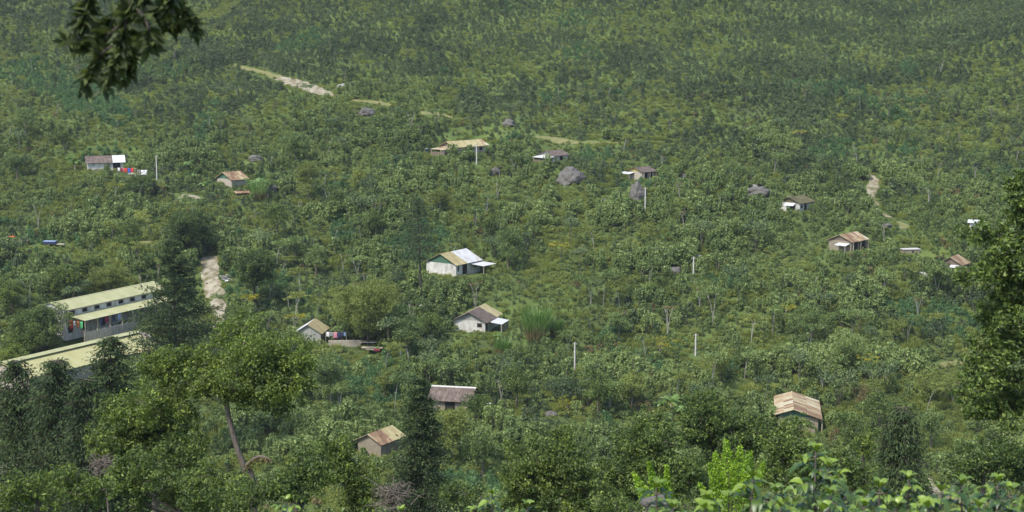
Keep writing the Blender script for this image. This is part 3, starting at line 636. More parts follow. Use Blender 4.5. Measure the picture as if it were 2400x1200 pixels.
_t=project(P3+np.array([0,0,5.2]))[1]; _k=~((P[:,1]<120)&(_t<1225)); P=P[_k]; P3=P3[_k]
st=keepmask(P); P=P[st>0]; P3=P3[st>0]; st=st[st>0]
px,py=project(P3); D=P3[:,1]
n1=fbm(P[:,0],P[:,1],26,21,4); n2=fbm(P[:,0],P[:,1],9,31,3); n3=fbm(P[:,0]*1.8,P[:,1]*.8,8,41,3)*.6+fbm(P[:,0],P[:,1],40,43,2)*.4; u=rng.random(len(P))
up_=np.clip((D-330)/110,0,1)
kind=np.where(u<.5,0,1)
mid=(n1+ (u-.5)*.25 > .42+.20*up_); kind=np.where(mid,np.where(rng.random(len(P))<.5,2,3),kind)
weed=(n3+(rng.random(len(P))-.5)*.42 > .585-.03*(1-up_)-.02*up_); kind=np.where(weed,np.where(rng.random(len(P))<.6,4,5),kind)
kind=np.where((n2>.72)&(u<.2)&(D<420),7,kind)
kind=np.where((fbm(P[:,0],P[:,1],20,77,3)>.70)&(rng.random(len(P))<.6),6,kind)
def zone(cx,cy,rx,ry,kk,pr=.8):
    global kind
    m=(((px-cx)/rx)**2+((py-cy)/ry)**2<1+(n2-.5)*1.5)&(rng.random(len(P))<pr); kind=np.where(m,kk,kind)
for z_ in [(60,170,70,30,6),(130,200,70,30,6),(200,235,70,35,6),(270,265,45,35,6),(800,545,40,40,6,.7),(2130,160,25,20,6),(20,250,40,50,4,.7),(100,270,50,30,4,.5),
           (1000,470,80,35,4,.45),(1180,430,70,60,4,.4),(1300,480,90,60,4,.4),(2180,330,60,60,4,.3),(1700,230,60,30,4,.4),(650,700,90,40,6,.3),(1660,500,120,70,4,.3),(300,340,120,40,4,.35),(130,430,130,60,4,.3),(700,520,120,60,4,.3),(300,520,160,50,4,.3),(1130,500,150,60,4,.3),(1420,640,160,70,4,.25),(1800,700,200,80,4,.25),(1000,860,150,60,4,.25),(620,900,160,80,2,.6),(1600,820,120,40,4,.3),(2150,900,120,40,4,.35)]: zone(*z_)
cloud_shade=(((px-2150)/330)**2+((py+10)/130)**2<1); kind=np.where(cloud_shade&np.isin(kind,(2,3,4,5))&(rng.random(len(P))<.85),1,kind)  # cloud shadow at top right imitated by swapping in dark-leaved shrubs
nc_=fbm(P[:,0],P[:,1],13,91,3); kind=np.where((nc_>.60)&(kind<3)&(up_<.6)&(rng.random(len(P))<.8),3,kind)
scl=np.where(kind>=4,rng.uniform(.7,1.25,len(P)),np.clip(rng.normal(.86,.2,len(P))+np.clip(nc_-.5,-.3,.3)*2.2*(1-.6*up_),.42,1.75)); 
lw=(st==1); kind=np.where(lw&(u<.75),np.where(rng.random(len(P))<.7,4,5),kind); scl=scl*(1-.24*up_); scl=np.where(lw,np.where(kind<4,.42,.72)*rng.uniform(.7,1.25,len(P)),scl)
near=D<165; kind=np.where(near&(kind<4),2,kind)
# nearest coffee shrubs in the frame become objects of their own
inside=(st==2)&(px>5)&(px<2395)&(py>40)&(py<1190)&(D>168)
cand=np.where(inside&(kind<4))[0]; cand=cand[np.argsort(D[cand])][:292]
ind=np.zeros(len(P),bool); ind[cand]=True
names={0:'dark glossy coffee shrub on the valley floor among many alike',1:'low dark coffee shrub with rounded top on the valley floor among many alike',2:'mid green coffee shrub on the valley floor among many alike',3:'tall bushy mid green coffee shrub on the valley floor among many alike'}
src={}
for i in cand:
    k_=int(kind[i]); o=bpy.data.objects.new('coffee_shrub',protos[k_]); C.objects.link(o); o.location=P3[i]; o.rotation_euler=(0,0,rng.random()*6.28); s_=float(scl[i]); o.scale=(s_,s_,s_*rng.uniform(.85,1.2))
    tag(o,names[k_],'shrub',names[k_][:-17]); src.setdefault(k_,o)
for k_,nm,lb in ((4,'weed_clump','low yellow-green weed clump in the open ground near the lower path'),(5,'grass_tuft','yellow-green grass tuft in the open ground near the lower path'),(6,'emerald_bush','emerald green low bush among the lower shrubs'),(7,'dry_bush','brownish dry bush among the lower shrubs')):
    ii=np.where(inside&(kind==k_))[0]; i=ii[np.argmin(D[ii])]; ind[i]=True
    o=bpy.data.objects.new(nm,protos[k_]); C.objects.link(o); o.location=P3[i]; o.scale=(scl[i],)*3; tag(o,lb,'bush'); src[k_]=o
for k_ in range(4):
    if k_ not in src:
        i=np.where((kind==k_)&~ind)[0][0]; ind[i]=True; o=bpy.data.objects.new('coffee_shrub',protos[k_]); C.objects.link(o); o.location=P3[i]; tag(o,names[k_],'shrub',names[k_][:-17]); src[k_]=o
def scatter(name,sel,kinds):
    me=bpy.data.meshes.new(name); Q=P3[sel]; me.vertices.add(len(Q)); me.vertices.foreach_set('co',Q.astype(np.float32).ravel())
    for an,val in (('kindid',kind[sel].astype(float)),('rotz',rng.random(len(Q))*6.28),('sc',scl[sel]),('scz',scl[sel]*rng.uniform(.7,1.35,len(Q)))):
        a=me.attributes.new(an,'FLOAT','POINT'); a.data.foreach_set('value',val.astype(np.float32))
    o=bpy.data.objects.new(name,me); C.objects.link(o); tag(o,kind='stuff')
    ng=bpy.data.node_groups.new(name,'GeometryNodeTree'); ng.interface.new_socket('Geometry',in_out='INPUT',socket_type='NodeSocketGeometry'); ng.interface.new_socket('Geometry',in_out='OUTPUT',socket_type='NodeSocketGeometry')
    nd,lk=ng.nodes,ng.links; gi=nd.new('NodeGroupInput'); go=nd.new('NodeGroupOutput'); jn=nd.new('GeometryNodeJoinGeometry')
    def na(n):
        x=nd.new('GeometryNodeInputNamedAttribute'); x.data_type='FLOAT'; x.inputs['Name'].default_value=n; return x.outputs['Attribute']
    kd=na('kindid'); rz=na('rotz'); sc=na('sc')
    cx=nd.new('ShaderNodeCombineXYZ'); lk.new(rz,cx.inputs[2]); cs_=nd.new('ShaderNodeCombineXYZ'); [lk.new(sc,cs_.inputs[i]) for i in range(2)]; lk.new(na('scz'),cs_.inputs[2])
    for k_ in kinds:
        cp=nd.new('FunctionNodeCompare'); cp.data_type='FLOAT'; cp.operation='EQUAL'; lk.new(kd,cp.inputs['A']); cp.inputs['B'].default_value=k_; cp.inputs['Epsilon'].default_value=.1
        oi=nd.new('GeometryNodeObjectInfo'); oi.transform_space='ORIGINAL'; oi.inputs['Object'].default_value=src[k_]; oi.inputs['As Instance'].default_value=True
        ip=nd.new('GeometryNodeInstanceOnPoints'); lk.new(gi.outputs[0],ip.inputs['Points']); lk.new(cp.outputs['Result'],ip.inputs['Selection']); lk.new(oi.outputs['Geometry'],ip.inputs['Instance'])
        lk.new(cx.outputs[0],ip.inputs['Rotation']); lk.new(cs_.outputs[0],ip.inputs['Scale']); lk.new(ip.outputs[0],jn.inputs[0])
    lk.new(jn.outputs[0],go.inputs[0]); m=o.modifiers.new('scatter','NODES'); m.node_group=ng
    return o
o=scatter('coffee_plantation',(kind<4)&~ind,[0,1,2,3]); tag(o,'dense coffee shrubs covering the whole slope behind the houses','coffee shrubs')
o=scatter('undergrowth',(kind>=4)&~ind,[4,5,6,7]); tag(o,'yellow-green weeds, grass and low bushes between the coffee shrubs','undergrowth')
print('scatter',len(P),(kind<4).sum())

# ------------------------------------------------------------------ shade trees on the slope
def small_tree(name,leafm,h,r,nc,L,bark,loc,flat=.45,forks=2,t=.5,nl=34):
    t_=empty(name,loc); tr=MB(); cr=MB()
    ends=[]
    for f in range(forks):
        a=rng.random()*6.28; e=np.array([math.cos(a)*r*.35,math.sin(a)*r*.35,h*.72]); tr.tube([(0,0,-.4),(.1*math.cos(a),.1*math.sin(a),h*.3),e*[.6,.6,.8],e],[.065,.055,.045,.03],5)
        for g_ in range(3):
            b=a+rng.uniform(-1.2,1.2); e2=e+np.array([math.cos(b)*r*.4,math.sin(b)*r*.4,h*.18]); tr.tube([e,(e+e2)/2+[0,0,.1],e2],[.04,.03,.015],4); ends.append(e2)
    for i in range(nc):
        c=ends[i%len(ends)]+rng.normal(0,1,3)*[r*.28,r*.28,h*.06]; clump(cr,c,r*rng.uniform(.2,.38),nl,L,t0=t+rng.uniform(-.25,.25),sq=flat)
    tr.build('trunk',[bark],t_,smooth=True); cr.build('crown',[leafm],t_); return t_
# explicit shade-tree sites: (px,py base)
sites=[]
tryn=0
while len(sites)<262 and tryn<9000:
    tryn+=1
    x=random.uniform(10,2390); y=random.uniform(230,985) if random.random()<.85 else random.uniform(120,330)
    if random.random()<.35*(y<400): continue
    if any(abs(x-a)<22 and abs(y-b)<13 for a,b in sites): continue
    G=ground(x,y); 
    if keepmask(G[None,:2],front=8)[0]<2: continue
    bad=False
    for h in HS:
        s=ppm(h['P'])
        if abs(x-h['px'])<h['L']*s*.9 and -10<y-h['py']<7*s: bad=True
    for (a,b) in ((368,400),(1117,365),(1512,470),(1625,630),(1347,840),(1630,810),(939,810),(1250,790)):
        if abs(x-a)<22 and -5<y-b<50: bad=True
    if bad: continue
    sites.append((x,y))
T=[None]*6
defs=[('shade_tree',M['mid'],5.4,2.1,22,.34,M['barkw'],.45,2,.55,'slender pale-trunked shade tree with sparse green crown on the coffee slope'),
      ('shade_tree',M['mid'],4.6,1.9,21,.32,M['barkw'],.6,3,.4,'small forked pale-trunked shade tree with rounded crown on the coffee slope'),
      ('shade_tree',M['weed'],4.8,2.3,21,.32,M['barkw'],.3,2,.5,'flat-topped yellow-green shade tree on the coffee slope'),
      ('shade_tree',M['dark'],5.4,2.3,22,.36,M['bark'],.7,2,.6,'dark round-crowned shade tree on the coffee slope'),
      ('bare_tree',M['olive'],5.0,1.4,5,.22,M['barkw'],.5,3,.5,'nearly bare tree with thin white forked trunk on the coffee slope'),
      ('shade_tree',M['yellow'],3.6,1.9,15,.30,M['barkw'],.3,2,.6,'low shade tree with yellow flat crown on the coffee slope')]
for i,(x,y) in enumerate(sites):
    G=ground(x,y); r_=random.random()
    k_=0 if r_<.25 else 1 if r_<.47 else 2 if r_<.67 else 3 if r_<.86 else 4 if r_<.92 else 5
    if y>800 and k_==4: k_=0
    d=defs[k_]
    if T[k_] is None:
        T[k_]=small_tree(d[0],d[1],d[2],d[3],d[4],d[5],d[6],G,d[7],d[8],d[9]); o=T[k_]
    else:
        o=copy_tree(T[k_]); o.location=G
    o.rotation_euler=(0,0,random.uniform(0,6.28)); s_=random.uniform(.75,1.25)*(1 if y>420 else .85); o.scale=(s_,s_,s_*random.uniform(.9,1.15))
    tag(o,d[10],'tree',d[10].replace(' on the coffee slope','s'))

# ------------------------------------------------------------------ individual larger trees
def limbpath(a,b,sag=.1,n=6):
    a=np.asarray(a,float); b=np.asarray(b,float); t=np.linspace(0,1,n)[:,None]
    off=rng.normal(0,1,3)*np.linalg.norm(b-a)*.06; return a+(b-a)*t+off*np.sin(t*math.pi)+np.array([0,0,1])*sag*np.linalg.norm(b-a)*np.sin(t*math.pi)
def tree(name,label,base,clusters,leafm,L,dens,trunkpts=None,bark='bark',rad=.3,asp=.5,tri=False,t=.45,tv=.4,up=.6,cat='tree',group=None,sq=.8,shell=.5,sub=5):
    """base world; clusters list of (x,y,z,r) world"""
    base=np.asarray(base,float); t_=empty(name,base,label,cat,group)
    cl=np.array(clusters,float); cl[:,:3]-=base
    tp=np.array(trunkpts,float)-base if trunkpts is not None else np.array([[0,0,-.5],[.1,0,cl[:,2].mean()*.5],[0,.1,cl[:,2].mean()*.95]])
    tr=MB(); n=len(tp); tpc=catmull(tp,6); trr=np.linspace(rad,rad*.35,len(tpc)); tr.tube(tpc,trr,9)
    order=np.argsort(-cl[:,3]); nodes=[]; 
    zmin=cl[:,2].min()-cl[:,3].max()
    for oi_,ci in enumerate(order):
        c=cl[ci]
        if oi_<6 or not nodes:
            cand_=[q for q in range(len(tpc)) if tpc[q][2]<c[2]-.15*abs(c[2]-zmin) and tpc[q][2]>zmin] or [len(tpc)-2]
            hd=np.linalg.norm(tpc[cand_][:,:2]-c[:2],axis=1); tgt=c[2]-hd*.8; q=cand_[int(np.argmin(np.abs(tpc[cand_][:,2]-tgt)))]
            st_,r0=tpc[q],min(trr[q]*.55,rad*.36)
        else:
            N_=np.array([x[0] for x in nodes]); dn=np.linalg.norm(N_-c[:3],axis=1)+np.maximum(0,N_[:,2]-c[2])*1.5; b_=int(np.argmin(dn)); st_,r0=nodes[b_][0],nodes[b_][1]*.75
        pth=limbpath(st_,c[:3],-.06 if oi_<6 else .04,8); rr_=np.linspace(r0,max(.008,r0*.25),8); tr.tube(pth,rr_,5)
        for q in (3,4,5,7): nodes.append((pth[q],rr_[q]))
        for _ in range(3):
            e=c[:3]+rdir(1)[0]*c[3]*.8; tr.tube([pth[-2],(pth[-2]+e)/2+rng.normal(0,.08,3)*c[3],e],[rr_[-1]*.9,rr_[-1]*.6,.006],4)
    tr.build('trunk',[M[bark]],t_,smooth=True)
    cr=MB()
    for c in cl:
        n_=int(dens*c[3]**2*12); per=max(4,n_//(sub*3))
        for q in range(sub*3):
            d=rdir(1)[0]; d[2]*=sq; cc=c[:3]+d*c[3]*rng.uniform(.45,.95); clump(cr,cc,c[3]*rng.uniform(.2,.42),per,L,asp=asp,t0=t+rng.uniform(-.22,.22),tv=tv,tri=tri,up=up,shell=shell)
    cr.build('crown',[leafm],t_); return t_
def blob(cx,cy,w,hh,D,n,rr=(.22,.34),depth=1.0):
    """clusters filling an ellipse seen at pixel centre cx,cy"""
    out=[]; c=at(cx,cy,D); s=ppm(c); rx=w/2/s; rz=hh/2/s
    for i in range(n):
        d=rdir(1)[0]*rng.random()**.45; r=rng.uniform(*rr)*min(w,hh)/s
        out.append((c[0]+d[0]*(rx-r*.7),c[1]+d[1]*rx*depth,c[2]+d[2]*(rz-r*.7),r))
    return out
def gtree(name,label,px,pyb,top,w,hh,leafm,L,dens,n=14,t=.45,bark='bark',rad=.2,**k):
    """tree standing on the hillside: crown ellipse top at pixel 'top', width w, height hh"""
    B=ground(px,pyb); return tree(name,label,B,blob(px,top+hh/2,w,hh,B[1],n),leafm,L,dens,bark=bark,rad=rad,t=t,**k)
gtree('broadleaf_tree','dark round tree with visible trunk right of the wide dirt road',596,726,570,108,112,M['tree'],.34,16,16,t=.28,bark='barkd',rad=.28)
gtree('broadleaf_tree','dark domed tree above the wide dirt road',447,606,472,130,130,M['tree'],.36,12,18,t=.32,bark='barkd')
gtree('broadleaf_tree','broad yellow-green domed tree left of the white plastered house',862,812,640,165,155,M['weed'],.32,12,26,t=.42)
gtree('broadleaf_tree','dark narrow bush-like tree left of the white plastered house',930,690,618,46,70,M['dark'],.3,14,8,t=.4)
gtree('broadleaf_tree','bright green tree above the long building, leftmost of three',28,735,642,100,80,M['treel'],.34,14,14,t=.4)
gtree('broadleaf_tree','rounded green tree above the long building, middle of three',150,700,614,80,80,M['treel'],.34,14,12,t=.38)
gtree('broadleaf_tree','rounded green tree nearest the end of the long building roof',205,665,590,84,66,M['treel'],.34,14,12,t=.35)
gtree('broadleaf_tree','dense rounded tree covering the left end of the long building',95,850,706,150,125,M['tree'],.34,15,22,t=.42,d=None) if False else None
gtree('broadleaf_tree','dense rounded tree covering the left end of the long building',100,850,702,165,135,M['tree'],.32,15,28,t=.45)
gtree('broadleaf_tree','bright green bush-like tree at the left edge below the long building',40,868,775,110,90,M['treel'],.32,14,16,t=.42)
gtree('broadleaf_tree','soft green tree above the rusty roofed hut at upper left',692,388,290,90,80,M['mid'],.34,10,16,t=.5)
gtree('broadleaf_tree','large pale green shade tree in the right middle',2190,940,855,150,80,M['weed'],.3,9,18,t=.3)
gtree('broadleaf_tree','brownish dry crown right of the patchwork roofed house',2020,950,900,80,50,M['olive'],.25,12,10,t=.55)
gtree('broadleaf_tree','dark tree behind the left shoulder of the right hand tree',2190,800,742,90,60,M['dark'],.32,10,10,t=.5)
gtree('broadleaf_tree','yellow flat-crowned tree at centre right',1545,850,785,100,30,M['yellow'],.28,16,10,t=.65,sq=.4)
gtree('broadleaf_tree','orange tinted bushy tree below the centre right pole',1490,905,860,80,40,M['yellow'],.26,14,9,t=.5)
gtree('broadleaf_tree','dark spreading tree right of the dark brown roofed house',1330,945,870,130,70,M['dark'],.3,12,16,t=.4)
gtree('broadleaf_tree','yellow-green small tree right of the dark brown roofed house',1330,975,925,70,40,M['yellow'],.26,14,8,t=.45)
gtree('broadleaf_tree','yellow-green small tree between the central conifer and its neighbours',1095,1065,1030,62,34,M['yellow'],.22,20,8,t=.5)
mids=[(60,330,1),(150,352,0),(40,420,1),(330,470,0),(720,470,2),(790,500,0),(840,450,2),(690,610,1),(650,560,0),(740,650,1),(1150,560,0),(1030,500,2),(880,560,0),(1190,640,1),(690,850,0),(960,850,1),(1010,800,0),(1230,870,0),(560,870,1),(900,930,2),(1210,960,0),(775,950,1),(1450,800,1),(1750,880,0),(1690,900,2),(1980,880,1),(2060,1010,0),(1990,1060,0),(2180,1060,1),(2100,800,2),(1900,800,1),(2210,700,0),(2180,610,2),(1400,980,0),(1480,960,2),(1120,1010,0),(1060,1090,2),(1130,1120,0),(330,650,1),(300,600,0),(100,640,1),(250,720,2),(560,800,0)]
for i_,(x_,y_,q_) in enumerate(mids):
    if keepmask(ground(x_,y_)[None,:2],front=7)[0]<2: continue
    nm_,lm_,lb_=[('broadleaf_tree',M['tree'],'medium dark bushy tree scattered over the lower half of the slope'),('broadleaf_tree',M['mid'],'medium soft green bushy tree scattered over the slope'),('broadleaf_tree',M['weed'],'medium pale yellow-green bushy tree scattered over the slope')][q_]
    sc_=1+.35*(y_-600)/600; w_=random.uniform(55,90)*sc_; h_=w_*random.uniform(.75,1.1)
    gtree(nm_,lb_,x_,y_,y_-h_*1.25,w_,h_,lm_,.3,13,10,t=random.uniform(.35,.55),group=lb_.split(' scattered')[0]+'s')
# conifers ---------------------------------------------------------------
def conifer(name,label,base,top,Rr,cb=.2,leafm=None,L=.5,nw=34,nb=6,droop=.25,tuft=30,power=.75,bark='barkd',rad=.3,t=.45,lean=(0,0),hang=0.,asp=.28,spread=.16,cat='tree',group=None):
    base=np.asarray(base,float); Ht=top-base[2]; t_=empty(name,base,label,cat,group)
    tr=MB(); tr.tube([(0,0,-.5),(lean[0]*.4,lean[1]*.4,Ht*.5),(lean[0],lean[1],Ht*.97)],[rad,rad*.65,rad*.1],9); cr=MB()
    for k_ in range(nw):
        f=cb+(1-cb)*(k_+rng.random())/nw; z=Ht*f; q=(f-cb)/(1-cb)
        prof=min(1,(q+.06)/.18)*(1-q)**power
        for b in range(nb):
            a=rng.random()*6.28; ln=Rr*prof*rng.uniform(.45,1.15)+.25
            st=np.array([lean[0]*f,lean[1]*f,z]); d=np.array([math.cos(a),math.sin(a),.25-droop*.3]); n=6; tt=np.linspace(0,1,n)[:,None]
            pth=st+d*ln*tt+np.array([0,0,-1])*droop*ln*tt**2
            tr.tube(pth,np.linspace(max(.02,rad*.12),.01,n),4)
            m=int(tuft*(.35+ln/Rr)); tq=rng.random(m)**.7
            c=st+d*ln*tq[:,None]+np.array([0,0,-1])*droop*ln*(tq**2)[:,None]+rng.normal(0,1,(m,3))*ln*spread*np.array([1,1,.45])
            if hang: c[:,2]-=hang*rng.random(m)*ln
            A=np.tile(d,(m,1))*.7+rdir(m)*.7-np.array([0,0,hang*1.6]); N=np.array([0,0,.8])+rdir(m)*.8
            Ls=L*rng.uniform(.6,1.3,m); cr.leaves(c,A,N,Ls,Ls*asp,tint=np.clip(t+rng.uniform(-.2,.2)+rng.normal(0,.15,m),0,1))
    tr.build('trunk',[M[bark]],t_,smooth=True); cr.build('crown',[leafm or M['pine']],t_); return t_
def fbase(px,D): 
    x=at(px,600,D)[0]; return np.array([x,D,float(H(x,D))])
def ftop(py,D): return float(at(1200,py,D)[2])
B=ground(987,712); conifer('pine_tree','tall pine with long bare trunk beside the white plastered house',B,B[2]+250/ppm(B),4.6,.42,L=.5,nw=20,nb=6,tuft=30,power=.5,rad=.27,spread=.2,lean=(-.6,0))
B=fbase(405,212); conifer('pine_tree','broad dark conifer standing in front of the long building',B,ftop(560,212),8.6,.4,L=.55,nw=26,nb=10,tuft=95,power=.85,rad=.4,droop=.06,spread=.09,t=.4)
B=fbase(982,112); conifer('pine_tree','tall dark conifer in the lower middle with brownish lower trunk',B,ftop(884,112),3.7,.38,L=.32,nw=34,nb=10,tuft=80,power=.8,rad=.3,droop=.35,t=.42)
B=fbase(30,108); conifer('pine_tree','dark feathery conifer at the left edge',B,ftop(842,108),3.4,.4,L=.34,nw=36,nb=10,tuft=60,power=.4,hang=.35,t=.4)
B=fbase(120,104); conifer('pine_tree','dark conifer with hanging branches, second from the left edge',B,ftop(836,104),3.4,.4,L=.34,nw=36,nb=10,tuft=60,power=.4,hang=.35,t=.42)
B=fbase(250,110); conifer('pine_tree','conifer just left of the pale-trunked foreground tree, reaching the yellow roof',B,ftop(790,110),3.4,.35,L=.34,nw=40,nb=10,tuft=60,power=.45,hang=.25,t=.46)
B=fbase(190,100); conifer('pine_tree','small dark conifer squeezed between two bigger conifers at lower left',B,ftop(880,100),3.0,.35,L=.32,nw=34,nb=10,tuft=55,power=.45,hang=.35,t=.38)
B=fbase(2128,92); conifer('pine_tree','grey-green weeping conifer at lower right',B,ftop(948,92),2.4,.4,L=.26,nw=36,nb=11,tuft=60,power=.45,hang=.6,t=.5,leafm=M['emer'] if False else M['pine'])
B=fbase(850,165); conifer('pine_tree','thin dark spire tree below the yellow-green domed tree',B,ftop(985,165),1.5,.3,L=.4,nw=18,nb=6,tuft=20) if False else None
# foreground broadleaf trees --------------------------------------------
def F_tree(label,base_px,D,blobs,leafm,L,dens,trunk=None,t=.45,rad=.3,bark='bark',name='broadleaf_tree',**k):
    B=fbase(base_px,D); cl=[]
    for b in blobs: cl+=blob(b[0],b[1],b[2],b[3],b[4] if len(b)>4 else D,b[5] if len(b)>5 else 8)
    tp=None
    if trunk is not None:
        tp=[B-[0,0,.5]]+[at(x,y,D) for x,y in trunk]
    return tree(name,label,B,cl,leafm,L,dens,tp,bark,rad,tri=True,t=t,**k)
F_tree('large leafy foreground tree with curved pale trunk at lower left',585,70,[(590,835,320,210,70,20),(450,870,230,170,71,14),(665,880,170,180,69,11),(545,775,150,90,71,7),(370,930,190,130,70,12),(560,925,200,110,70.5,10),(310,960,150,110,70,8),(520,895,180,130,70.5,10),(390,850,170,130,71,9),(430,960,170,90,70,7),(640,950,150,90,69.5,6)],M['treel'],.16,52,
       trunk=[(592,1150),(577,1105),(556,1050),(538,985),(531,930),(545,860),(575,800)],t=.42,rad=.19,bark='barkw' if False else 'bark')
# broken curved side branch
B=fbase(585,70); t_=[o for o in C.objects if o.name.startswith('broadleaf_tree') and o.get('label','').startswith('large leafy')][0]
mb=MB(); q=np.array([at(571,1104,70),at(582,1088,69.8),at(596,1075,69.6),at(612,1070,69.5),at(626,1074,69.3),at(636,1079,69.2)])-B; mb.tube(catmull(q,5),np.linspace(.12,.03,26)*np.random.default_rng(2).uniform(.75,1.25,26),7)
qc=catmull(q,5)
for i_ in range(4,24,2): clump(mb,qc[i_]-[0,0,.12],.2,26,.13,mat=1,t0=.5,tri=True)
mb.build('broken_branch',[M['bark'],M['olive']],t_)
F_tree('dark leafy tree left of the pale curved trunk',340,78,[(310,975,230,180,78,14),(400,1010,210,150,78,12),(250,1040,150,130,78,8)],M['treel'],.18,60,t=.35)
F_tree('round leafy bush hiding the foot of the curved pale trunk',545,64,[(545,1150,190,110,64,9),(480,1120,120,90,64,6)],M['treel'],.15,55,t=.42)
F_tree('thick bush-like tree under the left conifers',60,55,[(70,1160,240,130,55,14),(195,1140,170,130,56,11),(120,1110,120,80,57,6)],M['treel'],.15,60,t=.3)
F_tree('leafy tree at the bottom left of centre',400,66,[(330,1125,230,170,66,14),(450,1150,190,150,66,12),(430,1060,190,130,68,11)],M['tree'],.16,60,t=.42)
F_tree('glossy dark tree right of the pale curved trunk',680,60,[(650,1150,220,130,60,13),(730,1100,190,150,62,12),(545,1175,160,100,60,8)],M['tree'],.15,60,t=.42)
F_tree('yellowish leafy tree left of the tall lower conifer',820,68,[(800,1095,200,150,68,14),(855,1150,160,130,68,10),(800,1040,130,80,69,7)],M['treel'],.16,60,t=.4)
F_tree('dense light green tree at the bottom centre',1290,74,[(1290,1105,230,210,74,20),(1365,1140,200,170,74,14),(1230,1155,170,130,74,10),(1315,1030,110,90,75,7)],M['treel'],.17,62,t=.3)
F_tree('dark glossy tree right of the dense light green tree',1530,84,[(1520,1035,170,170,84,14),(1560,1115,220,170,83,14),(1455,1120,150,160,84,10)],M['tree'],.18,60,t=.38)
F_tree('tall dark tree behind the lime green shrub',1680,94,[(1640,990,160,160,94,13),(1735,1005,170,150,94,13),(1690,1085,240,150,93,13)],M['tree'],.2,55,t=.42)
F_tree('leafy tree right below the patchwork rusty roof',1850,62,[(1850,1042,200,140,62,16),(1805,1105,170,130,62,10),(1905,1095,150,130,63,10)],M['tree'],.14,62,t=.5)
F_tree('small dark tree in the bottom right corner above the coffee leaves',2330,76,[(2330,1070,180,120,76,14),(2280,1110,130,100,76,8),(2390,1110,130,110,76,9)],M['tree'],.17,60,t=.25)
F_tree('big dark tree rising along the right edge',2410,44,[(2400,500,130,190,44,12),(2315,550,150,90,44,10),(2375,600,200,150,44,14),(2315,655,160,90,43.6,10),(2400,700,220,160,44.5,14),(2345,750,150,120,44,10),(2375,820,210,150,44,14),(2320,880,190,130,44,12),(2390,950,230,160,44.5,14),(2300,950,160,110,44,10),(2385,430,90,90,44,6),(2440,600,120,200,44.5,8),(2450,820,120,220,44.5,8)],M['tree'],.14,95,trunk=[(2450,1050),(2445,850),(2430,650),(2412,480)],t=.45,rad=.24,bark='barkd')
F_tree('leafy canopy between the tall lower conifer and the dense light green tree',1110,80,[(1090,1165,150,100,80,9),(1150,1190,140,90,80,7)],M['tree'],.16,55,t=.42)
F_tree('broad canopy below the dark glossy tree, just above the nearest leaves',1480,58,[(1440,1185,170,90,58,9),(1560,1190,160,80,58,8)],M['treel'],.14,55,t=.4)
F_tree('dark canopy behind the tallest near coffee plant',1960,66,[(1960,1085,150,120,66,9),(2020,1130,150,110,66,8)],M['tree'],.15,55,t=.4)
F_tree('pale green canopy left of the weeping conifer',2040,96,[(2035,1040,110,90,96,8)],M['treel'],.18,50,t=.45)
# lime shrub with upright spires
def spires(label,px,D,sp,leafm,name='lime_shrub',L=.06):
    B=fbase(px,D); t_=empty(name,B,label,'shrub'); st=MB(); cr=MB()
    for (x,yt,yb,w) in sp:
        a=at(x,yt,D+rng.uniform(-.8,.8))-B; b=at(x+(px-x)*.4,yb,D)-B; s=ppm(at(x,yt,D)); 
        st.tube([[0,0,-.2],b,(a+b)/2,a],[.05,.03,.02,.006],5)
        for q in np.linspace(0,1,18):
            c=a+(b-a)*q; clump(cr,c,w/s*(.25+.75*q)*.5,int(26+40*q),L,asp=.4,t0=.5+rng.uniform(-.2,.2),up=.2,tri=True,sq=1.2)
    st.build('stems',[M['bark']],t_); cr.build('foliage',[leafm],t_); return t_
spires('bright lime green shrub with several upright spires at the bottom right of centre',1720,45,[(1702,1035,1150,60),(1675,1062,1160,50),(1735,1050,1150,55),(1757,1062,1160,55),(1790,1085,1170,40),(1665,1090,1180,50),(1715,1090,1190,90),(1755,1110,1190,80),(1640,1135,1200,35)],M['lime'],L=.10)
spires('small lime green spire plant left of the lime green shrub',1565,48,[(1562,1092,1160,30),(1520,1085,1150,30),(1485,1110,1170,36),(1545,1120,1170,30)],M['lime'],L=.10)
# ------------------------------------------------------------------ banana plants and canes
def banana(px,py,hpx,nl,label,name='banana_plant',P=None,t=.5,lm=None):
    P=ground(px,py) if P is None else P; s=ppm(P); Ht=hpx/s; t_=empty(name,P,label,'banana plant','banana plants by the houses'); st=MB(); st.tube([(0,0,-.3),(0,0,Ht*.3),(.05,0,Ht*.5)],[.14,.12,.07],7); st.build('stem',[M['woodp']],t_)
    for i in range(nl):
        a=i*2.4+rng.random(); ln=Ht*rng.uniform(.5,.68); n=7; tt=np.linspace(0,1,n); rise=rng.uniform(.55,1.15)
        c=np.column_stack([np.cos(a)*ln*tt*.75,np.sin(a)*ln*tt*.75,Ht*.48+ln*(rise*tt-.75*tt**2)]); wd=.16*Ht*np.sin(np.clip(tt*.92+.08,0,1)*math.pi)**.6*.55+.01
        sd=np.array([-math.sin(a),math.cos(a),0]); Vv=[]
        for k_ in range(n): Vv+=[c[k_]+sd*wd[k_]-[0,0,wd[k_]*.35],c[k_],c[k_]-sd*wd[k_]-[0,0,wd[k_]*.35]]
        Vv=np.array(Vv); Fc=[]
        for k_ in range(n-1): b=k_*3; Fc+=[(b,b+1,b+4,b+3),(b+1,b+2,b+5,b+4)]
        mb=MB(); mb.add(Vv,Fc,0,np.clip(t+rng.normal(0,.2),0,1)); mb.build('leaf',[lm or M['banana']],t_,smooth=True)
    return t_
